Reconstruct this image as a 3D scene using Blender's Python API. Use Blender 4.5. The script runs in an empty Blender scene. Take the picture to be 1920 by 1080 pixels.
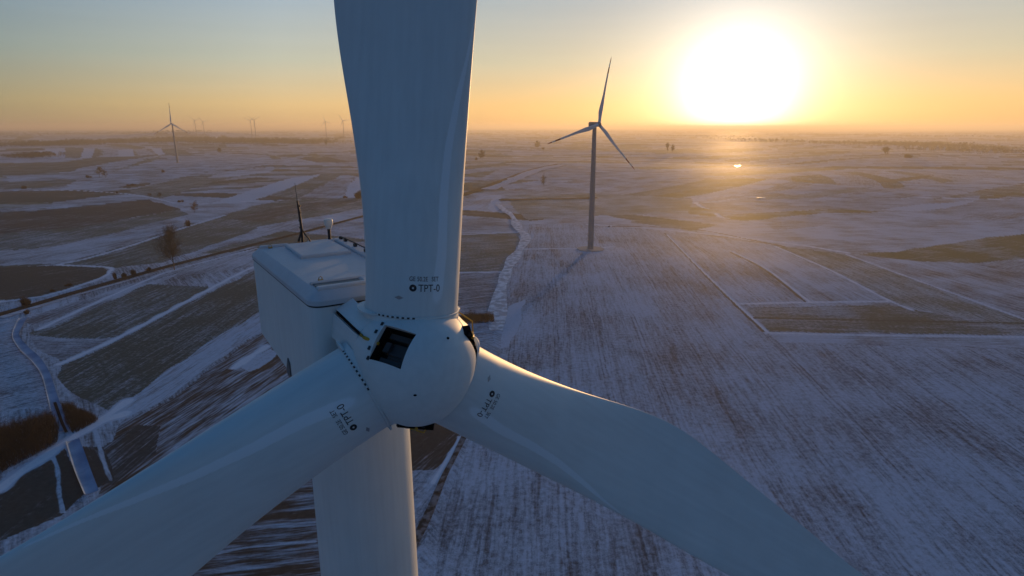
import bpy, bmesh, math, random
import numpy as np
from mathutils import Vector, Matrix, noise as mnoise

R = math.radians
C = bpy.context.scene.collection

# ------------------------------------------------------------------ camera, sky, sun, exposure
CAM_Z = 103.95                       # a drone a little above hub height
FOC = 1120.0                         # focal length in px of the 1920 px wide photograph
PITCH = math.atan(300.0 / FOC)
cam_d = bpy.data.cameras.new('camera')
cam_d.sensor_width = 36.0
cam_d.lens = 36.0 * FOC / 1920.0
cam_d.clip_start = 0.5
cam_d.clip_end = 200000.0
cam = bpy.data.objects.new('camera', cam_d)
cam.location = (0, 0, CAM_Z)
cam.rotation_euler = (R(90) - PITCH, 0, 0)
C.objects.link(cam)
bpy.context.scene.camera = cam

SUN_AZ, SUN_EL = R(19.7), R(2.75)     # to the right of straight ahead, just above the horizon
SUN_DIR = Vector((math.sin(SUN_AZ) * math.cos(SUN_EL), math.cos(SUN_AZ) * math.cos(SUN_EL), math.sin(SUN_EL)))

SKY_STRENGTH = 0.05
SUN_STRENGTH = 3.6
EXPOSURE = 0.12

world = bpy.data.worlds.new('World')
bpy.context.scene.world = world
world.use_nodes = True


# clear winter sky by height above the horizon (degrees), on the sun's side and away from it
SKY_FRONT = [(0.0, (0.560, 0.380, 0.215)), (2.0, (0.680, 0.470, 0.235)), (5.6, (0.480, 0.470, 0.375)), (10.7, (0.330, 0.405, 0.480)),
             (22.0, (0.12, 0.235, 0.39)), (45.0, (0.040, 0.120, 0.270)), (90.0, (0.010, 0.070, 0.200))]
SKY_BACK = [(0.0, (0.085, 0.085, 0.120)), (6.0, (0.066, 0.088, 0.148)), (14.0, (0.042, 0.084, 0.168)), (30.0, (0.020, 0.076, 0.175)),
            (60.0, (0.008, 0.066, 0.190)), (90.0, (0.008, 0.066, 0.195))]
# brightness of the sun's side by angle from the sun (degrees)
SKY_FALL = [(0, (0.98, 0.86, 0.74)), (14, (0.98, 0.85, 0.72)), (24, (1.02, 0.90, 0.75)), (40, (0.94, 0.92, 0.88)), (60, (0.45, 0.53, 0.60)), (85, (0.36, 0.38, 0.42)), (180, (0.30, 0.33, 0.38))]
GLOW = [(3.8, 1.7, (1.0, 0.97, 0.93)), (7.5, 0.50, (1.0, 0.91, 0.80)), (14.0, 0.06, (1.0, 0.84, 0.62))]
SKY_GAIN = 0.97


def build_world():
    nt = world.node_tree
    N, L = nt.nodes, nt.links
    N.clear()

    def mth(op, a, b_=None, clamp=False):
        n = N.new('ShaderNodeMath'); n.operation = op; n.use_clamp = clamp
        for i, v in enumerate((a, b_)):
            if v is None: continue
            if isinstance(v, (int, float)): n.inputs[i].default_value = v
            else: L.new(v, n.inputs[i])
        return n.outputs[0]

    def ramp(fac, stops):
        n = N.new('ShaderNodeValToRGB'); cr = n.color_ramp; cr.interpolation = 'EASE' if False else 'LINEAR'
        while len(cr.elements) < len(stops): cr.elements.new(0.5)
        for e, (p, c) in zip(cr.elements, stops):
            e.position = p; e.color = (*c, 1) if hasattr(c, '__len__') else (c, c, c, 1)
        L.new(fac, n.inputs['Fac']); return n.outputs['Color']
    out = N.new('ShaderNodeOutputWorld')
    sky = N.new('ShaderNodeTexSky')
    sky.sky_type = 'NISHITA'; sky.sun_disc = False
    sky.sun_elevation = SUN_EL; sky.sun_rotation = SUN_AZ
    sky.altitude = 100; sky.air_density = 1.0; sky.dust_density = 0.6; sky.ozone_density = 3.0
    tc = N.new('ShaderNodeTexCoord')
    nrm = N.new('ShaderNodeVectorMath'); nrm.operation = 'NORMALIZE'
    L.new(tc.outputs['Generated'], nrm.inputs[0])
    dot = N.new('ShaderNodeVectorMath'); dot.operation = 'DOT_PRODUCT'
    L.new(nrm.outputs[0], dot.inputs[0]); dot.inputs[1].default_value = SUN_DIR
    ang = mth('MULTIPLY', mth('ARCCOSINE', mth('MAXIMUM', mth('MINIMUM', dot.outputs['Value'], 0.999999), -0.999999)), 180 / math.pi)
    sep = N.new('ShaderNodeSeparateXYZ'); L.new(nrm.outputs[0], sep.inputs[0])
    el = mth('DIVIDE', mth('MULTIPLY', mth('ARCSINE', mth('MAXIMUM', sep.outputs['Z'], 0.0)), 180 / math.pi), 90.0)
    # very faint streaks of high cloud
    mp = N.new('ShaderNodeMapping'); mp.inputs['Scale'].default_value = (2.0, 2.0, 42.0)
    L.new(nrm.outputs[0], mp.inputs['Vector'])
    cn = N.new('ShaderNodeTexNoise'); cn.inputs['Scale'].default_value = 1.6; cn.inputs['Detail'].default_value = 5
    L.new(mp.outputs[0], cn.inputs['Vector'])
    cl = mth('ADD', 0.955, mth('MULTIPLY', cn.outputs['Fac'], 0.09))
    front = ramp(el, [(p / 90, c) for p, c in SKY_FRONT])
    back = ramp(el, [(p / 90, c) for p, c in SKY_BACK])
    fall = ramp(mth('DIVIDE', ang, 180.0), [(p / 180, tuple(q / 2 for q in v)) for p, v in SKY_FALL])
    fm = N.new('ShaderNodeMix'); fm.data_type = 'RGBA'; fm.blend_type = 'MULTIPLY'; fm.inputs['Factor'].default_value = 1
    L.new(front, fm.inputs['A']); L.new(fall, fm.inputs['B'])
    f2 = N.new('ShaderNodeVectorMath'); f2.operation = 'SCALE'; f2.inputs['Scale'].default_value = 2.0
    L.new(fm.outputs['Result'], f2.inputs[0])
    mixf = N.new('ShaderNodeMapRange'); mixf.interpolation_type = 'SMOOTHSTEP'
    mixf.inputs['From Min'].default_value = 50; mixf.inputs['From Max'].default_value = 125
    L.new(ang, mixf.inputs['Value'])
    mx = N.new('ShaderNodeMix'); mx.data_type = 'RGBA'
    L.new(mixf.outputs[0], mx.inputs['Factor']); L.new(f2.outputs[0], mx.inputs['A']); L.new(back, mx.inputs['B'])
    b1 = N.new('ShaderNodeBackground'); b1.inputs['Strength'].default_value = SKY_STRENGTH
    L.new(sky.outputs[0], b1.inputs['Color'])
    b2 = N.new('ShaderNodeBackground')
    L.new(mx.outputs['Result'], b2.inputs['Color']); L.new(mth('MULTIPLY', cl, SKY_GAIN), b2.inputs['Strength'])
    ad = N.new('ShaderNodeAddShader'); L.new(b1.outputs[0], ad.inputs[0]); L.new(b2.outputs[0], ad.inputs[1])
    last = ad.outputs[0]
    # the glow round the sun, by angle from it
    for sig, amp, col in GLOW:
        e = mth('EXPONENT', mth('MULTIPLY', mth('POWER', mth('DIVIDE', ang, sig), 2.0), -1.0))
        b = N.new('ShaderNodeBackground'); b.inputs['Color'].default_value = (*col, 1)
        L.new(mth('MULTIPLY', e, amp), b.inputs['Strength'])
        a = N.new('ShaderNodeAddShader')
        L.new(last, a.inputs[0]); L.new(b.outputs[0], a.inputs[1])
        last = a.outputs[0]
    L.new(last, out.inputs['Surface'])


build_world()

sun_d = bpy.data.lights.new('sun', 'SUN')
sun_d.energy = SUN_STRENGTH
sun_d.angle = R(2.4)
sun_d.color = (1.0, 0.56, 0.21)
sun = bpy.data.objects.new('sun', sun_d)
sun.rotation_euler = SUN_DIR.to_track_quat('Z', 'Y').to_euler()
sun.location = (0, 0, 400)
C.objects.link(sun)

vs = bpy.context.scene.view_settings
bpy.context.scene.display_settings.display_device = 'sRGB'
vs.view_transform = 'Standard'
vs.look = 'None'
vs.exposure = EXPOSURE
vs.gamma = 1.0
vs.use_curve_mapping = False
bpy.context.scene.cycles.max_bounces = 6
bpy.context.scene.cycles.diffuse_bounces = 3
bpy.context.scene.cycles.glossy_bounces = 2
bpy.context.scene.cycles.volume_bounces = 0
bpy.context.scene.cycles.use_denoising = True

HAZE_DENSITY = 1.25e-4
HAZE_COLOR = (0.96, 0.88, 0.76)
HAZE_ANISO = 0.40


# ------------------------------------------------------------------ helpers
def link(o, parent=None):
    C.objects.link(o)
    if parent is not None:
        o.parent = parent
    return o


def tag(o, label=None, cat=None, group=None, kind=None):
    if label: o['label'] = label
    if cat: o['category'] = cat
    if group: o['group'] = group
    if kind: o['kind'] = kind
    return o


def empty(name, loc, label, cat, group=None):
    o = bpy.data.objects.new(name, None)
    o.location = loc
    o.empty_display_size = 0.5
    link(o)
    return tag(o, label, cat, group)


def mesh_from(name, verts, faces, mat, parent=None, smooth=True, mats=None, mat_idx=None):
    me = bpy.data.meshes.new(name)
    me.from_pydata([tuple(v) for v in verts], [], [tuple(f) for f in faces])
    for m in (mats or [mat]):
        me.materials.append(m)
    if mat_idx is not None:
        me.polygons.foreach_set('material_index', mat_idx)
    me.polygons.foreach_set('use_smooth', [smooth] * len(me.polygons))
    me.update()
    return link(bpy.data.objects.new(name, me), parent)


def recalc(o):
    bm = bmesh.new(); bm.from_mesh(o.data)
    bmesh.ops.recalc_face_normals(bm, faces=bm.faces)
    bm.to_mesh(o.data); bm.free()
    return o


def sharp(o, deg=35):
    o.data.set_sharp_from_angle(angle=R(deg))
    return o


class MB:
    """collects shapes for one mesh"""
    def __init__(s):
        s.v, s.f, s.mi = [], [], []

    def add(s, verts, faces, mi=0):
        k = len(s.v)
        s.v += [tuple(v) for v in verts]
        s.f += [tuple(i + k for i in f) for f in faces]
        s.mi += [mi] * len(faces)

    def box(s, c, ex, ey, ez, mi=0):
        c, ex, ey, ez = (np.array(a, float) for a in (c, ex, ey, ez))
        vs_ = [c + sx * ex + sy * ey + sz * ez for sz in (-1, 1) for sy in (-1, 1) for sx in (-1, 1)]
        s.add(vs_, [(0, 2, 3, 1), (4, 5, 7, 6), (0, 1, 5, 4), (2, 6, 7, 3), (0, 4, 6, 2), (1, 3, 7, 5)], mi)

    def tube(s, pts, rad, n=8, mi=0, cap=True):
        pts = [np.array(p, float) for p in pts]
        rad = rad if hasattr(rad, '__len__') else [rad] * len(pts)
        rings = []
        for i, p in enumerate(pts):
            d = pts[min(i + 1, len(pts) - 1)] - pts[max(i - 1, 0)]
            d = d / (np.linalg.norm(d) + 1e-12)
            a = np.cross(d, (0, 0, 1) if abs(d[2]) < 0.9 else (1, 0, 0)); a /= np.linalg.norm(a)
            b = np.cross(d, a)
            rings.append([p + rad[i] * (math.cos(2 * math.pi * k / n) * a + math.sin(2 * math.pi * k / n) * b) for k in range(n)])
        v = [q for r_ in rings for q in r_]
        f = [(i * n + k, i * n + (k + 1) % n, (i + 1) * n + (k + 1) % n, (i + 1) * n + k) for i in range(len(pts) - 1) for k in range(n)]
        if cap:
            f += [tuple(range(n - 1, -1, -1)), tuple((len(pts) - 1) * n + k for k in range(n))]
        s.add(v, f, mi)

    def build(s, name, mat, parent=None, smooth=True, mats=None, deg=35):
        o = mesh_from(name, s.v, s.f, mat, parent, smooth, mats, s.mi if mats else None)
        recalc(o)
        if smooth: sharp(o, deg)
        return o


def nd(nt, typ, **kw):
    n = nt.nodes.new(typ)
    for k, v in kw.items():
        setattr(n, k, v)
    return n


def simple_mat(name, col, rough=0.6, metal=0.0, noise_amt=0.15, scale=3.0, spec=0.5):
    m = bpy.data.materials.new(name); m.use_nodes = True
    nt = m.node_tree; b = nt.nodes['Principled BSDF']
    b.inputs['Roughness'].default_value = rough
    b.inputs['Metallic'].default_value = metal
    b.inputs['Specular IOR Level'].default_value = spec
    tc = nd(nt, 'ShaderNodeTexCoord')
    n = nd(nt, 'ShaderNodeTexNoise'); n.inputs['Scale'].default_value = scale; n.inputs['Detail'].default_value = 4
    nt.links.new(tc.outputs['Object'], n.inputs['Vector'])
    mx = nd(nt, 'ShaderNodeMix', data_type='RGBA')
    mx.inputs['A'].default_value = tuple(c * (1 - noise_amt) for c in col) + (1,)
    mx.inputs['B'].default_value = tuple(min(1, c * (1 + noise_amt)) for c in col) + (1,)
    nt.links.new(n.outputs['Fac'], mx.inputs['Factor'])
    nt.links.new(mx.outputs['Result'], b.inputs['Base Color'])
    return m


def paint_mat(name, col, rough=0.55, highlight=False, specks=0.6):
    """weathered white gel coat: faint clouding, rain streaks, tiny dark specks; on a blade also a highlight painted as a lighter strip along the leading edge"""
    m = bpy.data.materials.new(name); m.use_nodes = True
    nt = m.node_tree; L = nt.links; b = nt.nodes['Principled BSDF']
    tc = nd(nt, 'ShaderNodeTexCoord')
    n1 = nd(nt, 'ShaderNodeTexNoise'); n1.inputs['Scale'].default_value = 0.7; n1.inputs['Detail'].default_value = 5
    mp = nd(nt, 'ShaderNodeMapping'); mp.inputs['Scale'].default_value = (6, 6, 0.35)
    n2 = nd(nt, 'ShaderNodeTexNoise'); n2.inputs['Scale'].default_value = 1.0; n2.inputs['Detail'].default_value = 3
    L.new(tc.outputs['Object'], n1.inputs['Vector']); L.new(tc.outputs['Object'], mp.inputs['Vector']); L.new(mp.outputs[0], n2.inputs['Vector'])
    ad = nd(nt, 'ShaderNodeMath', operation='ADD'); L.new(n1.outputs['Fac'], ad.inputs[0]); L.new(n2.outputs['Fac'], ad.inputs[1])
    mr = nd(nt, 'ShaderNodeMapRange'); mr.inputs['From Min'].default_value = 0.6; mr.inputs['From Max'].default_value = 1.4
    mr.inputs['To Min'].default_value = 0.90; mr.inputs['To Max'].default_value = 1.05
    L.new(ad.outputs[0], mr.inputs['Value'])
    vo = nd(nt, 'ShaderNodeTexVoronoi'); vo.inputs['Scale'].default_value = 2.2; vo.inputs['Randomness'].default_value = 1.0
    L.new(tc.outputs['Object'], vo.inputs['Vector'])
    vn = nd(nt, 'ShaderNodeTexNoise'); vn.inputs['Scale'].default_value = 1.3
    L.new(tc.outputs['Object'], vn.inputs['Vector'])
    thr = nd(nt, 'ShaderNodeMapRange'); thr.inputs['From Min'].default_value = 0.45; thr.inputs['From Max'].default_value = 0.75
    thr.inputs['To Min'].default_value = 0.0; thr.inputs['To Max'].default_value = 0.045
    L.new(vn.outputs['Fac'], thr.inputs['Value'])
    lt = nd(nt, 'ShaderNodeMath', operation='LESS_THAN'); L.new(vo.outputs['Distance'], lt.inputs[0]); L.new(thr.outputs[0], lt.inputs[1])
    sp = nd(nt, 'ShaderNodeMath', operation='MULTIPLY'); sp.inputs[1].default_value = specks; L.new(lt.outputs[0], sp.inputs[0])
    base = nd(nt, 'ShaderNodeMix', data_type='RGBA', blend_type='MULTIPLY'); base.inputs['Factor'].default_value = 1
    base.inputs['A'].default_value = (*col, 1)
    L.new(mr.outputs[0], base.inputs['B'])
    cur = base.outputs['Result']
    rsock = None
    if highlight:
        at = nd(nt, 'ShaderNodeAttribute', attribute_name='edge_highlight')
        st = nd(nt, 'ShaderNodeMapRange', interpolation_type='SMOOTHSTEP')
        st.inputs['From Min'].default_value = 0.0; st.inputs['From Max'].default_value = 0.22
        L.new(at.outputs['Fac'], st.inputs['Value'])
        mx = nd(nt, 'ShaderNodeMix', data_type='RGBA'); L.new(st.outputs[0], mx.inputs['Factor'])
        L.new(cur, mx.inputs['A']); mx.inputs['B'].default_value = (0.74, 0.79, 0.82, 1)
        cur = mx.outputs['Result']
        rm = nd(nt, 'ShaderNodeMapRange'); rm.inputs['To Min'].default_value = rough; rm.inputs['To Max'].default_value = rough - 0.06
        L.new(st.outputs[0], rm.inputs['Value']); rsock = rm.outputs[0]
    dk = nd(nt, 'ShaderNodeMix', data_type='RGBA'); L.new(sp.outputs[0], dk.inputs['Factor'])
    L.new(cur, dk.inputs['A']); dk.inputs['B'].default_value = (0.10, 0.09, 0.08, 1)
    L.new(dk.outputs['Result'], b.inputs['Base Color'])
    if rsock is not None:
        L.new(rsock, b.inputs['Roughness'])
    else:
        b.inputs['Roughness'].default_value = rough
    bp = nd(nt, 'ShaderNodeBump'); bp.inputs['Strength'].default_value = 0.04; bp.inputs['Distance'].default_value = 0.05
    L.new(n1.outputs['Fac'], bp.inputs['Height']); L.new(bp.outputs[0], b.inputs['Normal'])
    return m


PAINT = (0.65, 0.69, 0.69)
M = dict(
    paint=paint_mat('white_paint', PAINT),
    blade=paint_mat('blade_gel_coat', PAINT, highlight=True, specks=0.5),
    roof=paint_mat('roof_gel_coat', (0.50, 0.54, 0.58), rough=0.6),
    red=simple_mat('red_marking', (0.28, 0.03, 0.025), 0.45),
    dark=simple_mat('dark_rubber', (0.02, 0.02, 0.022), 0.6),
    black=simple_mat('dark_void', (0.006, 0.006, 0.007), 0.9, spec=0.1),
    ink=simple_mat('black_lettering', (0.012, 0.012, 0.015), 0.6),
    steel=simple_mat('steel', (0.30, 0.31, 0.33), 0.4, 0.6),
    grey=simple_mat('grey_metal', (0.10, 0.105, 0.11), 0.5),
    machine=simple_mat('dark_machinery', (0.035, 0.036, 0.038), 0.6),
    yellow=simple_mat('yellow_paint', (0.55, 0.30, 0.02), 0.5),
    brass=simple_mat('brass_lug', (0.40, 0.26, 0.09), 0.45, 0.4),
    white=simple_mat('white_plastic', (0.75, 0.72, 0.66), 0.45),
    concrete=simple_mat('concrete', (0.32, 0.31, 0.30), 0.9),
    bark=simple_mat('bark', (0.045, 0.034, 0.026), 0.9),
    twig=simple_mat('twigs', (0.050, 0.036, 0.026), 0.9),
    brush=simple_mat('brown_brush', (0.040, 0.021, 0.013), 0.9, noise_amt=0.4),
    russet=simple_mat('russet_leaves', (0.12, 0.035, 0.018), 0.9, noise_amt=0.3),
    wood=simple_mat('winter_wood', (0.022, 0.019, 0.015), 0.95, noise_amt=0.4, scale=0.05),
)


# ------------------------------------------------------------------ terrain
def sstep(a, b, x):
    t = np.clip((x - a) / (b - a), 0, 1)
    return t * t * (3 - 2 * t)


def terrain(x, y):
    x = np.asarray(x, float); y = np.asarray(y, float)
    d = np.hypot(x, y)
    z = 8.0 * sstep(90, 480, d)
    roll = (np.sin(x / 173 + 1.3 + 0.6 * np.sin(y / 310)) * np.sin(y / 229 + 0.4) * 0.55
            + np.sin((x * 0.6 + y) / 260 + 2.2) * 0.45 + np.sin((x - y * 0.7) / 121 + 4.0) * 0.16)
    z = z + roll * 5.4 * sstep(420, 1100, d) * (1 - 0.4 * sstep(2500, 6000, d))
    big = np.sin(x / 1900 + 0.8) * np.sin(y / 2300 + 2.0) + 0.6 * np.sin(x / 3100 - y / 4100)
    z = z + sstep(3500, 14000, d) * (34 + 14 * big)
    ax, ay = -3250.0, 6150.0                     # a low wooded rise on the left skyline
    z = z + 48 * np.exp(-(((x - ax) / 620) ** 2 + ((y - ay) / 700) ** 2) ** 1.5)
    return z


FWD = np.array([0, math.cos(PITCH), -math.sin(PITCH)])
UPV = np.array([0, math.sin(PITCH), math.cos(PITCH)])


def at(px, py):
    """survey: where on the ground the photograph's point px, py lies"""
    px = np.atleast_1d(np.asarray(px, float)); py = np.atleast_1d(np.asarray(py, float))
    v = FWD[None] * FOC + np.outer(px - 960, [1, 0, 0]) + np.outer(540 - py, UPV)
    v /= np.hypot(v[:, 0], v[:, 1])[:, None]
    ds = np.concatenate([np.linspace(80, 1500, 700), np.geomspace(1505, 30000, 900)])
    lo = np.full(len(px), ds[0]); hi = np.full(len(px), ds[-1]); done = np.zeros(len(px), bool)
    for i in range(1, len(ds)):
        below = (CAM_Z + v[:, 2] * ds[i]) < terrain(v[:, 0] * ds[i], v[:, 1] * ds[i])
        new = below & ~done
        lo[new] = ds[i - 1]; hi[new] = ds[i]; done |= new
        if done.all(): break
    for _ in range(25):
        mid = (lo + hi) / 2
        below = (CAM_Z + v[:, 2] * mid) < terrain(v[:, 0] * mid, v[:, 1] * mid)
        hi = np.where(below, mid, hi); lo = np.where(below, lo, mid)
    d = hi
    return np.stack([v[:, 0] * d, v[:, 1] * d], -1)


def on_ground(px, py, dz=0.0):
    q = at([px], [py])[0]
    return Vector((q[0], q[1], float(terrain(q[0], q[1])) + dz))


def densify(pts, n=8, closed=False):
    out = []
    m = len(pts)
    for i in range(m if closed else m - 1):
        a, b = np.array(pts[i], float), np.array(pts[(i + 1) % m], float)
        for k in range(n):
            out.append(a + (b - a) * k / n)
    if not closed: out.append(np.array(pts[-1], float))
    return np.array(out)


def smooth_line(pts, n=10):
    """Catmull-Rom through pts"""
    P = [np.array(p, float) for p in pts]
    P = [2 * P[0] - P[1]] + P + [2 * P[-1] - P[-2]]
    out = []
    for i in range(1, len(P) - 2):
        for k in range(n):
            t = k / n
            a, b, c, d = P[i - 1], P[i], P[i + 1], P[i + 2]
            out.append(0.5 * ((2 * b) + (c - a) * t + (2 * a - 5 * b + 4 * c - d) * t * t + (3 * b - a - 3 * c + d) * t ** 3))
    out.append(P[-2])
    return np.array(out)


# kinds of field: bare colour, snow cover, weight of row streaks, of patches, of fine grain
KIND = {
    'S': ((0.095, 0.095, 0.098), 0.64, 0.40, 0.40, 0.20),
    'W': ((0.150, 0.130, 0.120), 0.95, 0.30, 0.30, 0.40),
    'M': ((0.080, 0.084, 0.090), 0.52, 0.50, 0.25, 0.25),
    'P': ((0.090, 0.086, 0.092), 0.60, 0.35, 0.40, 0.25),
    'F': ((0.074, 0.084, 0.098), 0.63, 0.40, 0.26, 0.34),
    'V': ((0.085, 0.062, 0.050), 0.74, 0.72, 0.20, 0.08),
    'D': ((0.042, 0.046, 0.047), 0.17, 0.60, 0.25, 0.15),
    'T': ((0.075, 0.052, 0.040), 0.42, 0.78, 0.17, 0.05),
    'H': ((0.088, 0.108, 0.085), 0.40, 0.34, 0.30, 0.36),
    'G': ((0.062, 0.086, 0.074), 0.29, 0.40, 0.25, 0.35),
    'K': ((0.046, 0.053, 0.050), 0.13, 0.40, 0.30, 0.30),
    'Y': ((0.092, 0.094, 0.044), 0.32, 0.36, 0.44, 0.20),
}
KN = list(KIND)

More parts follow.
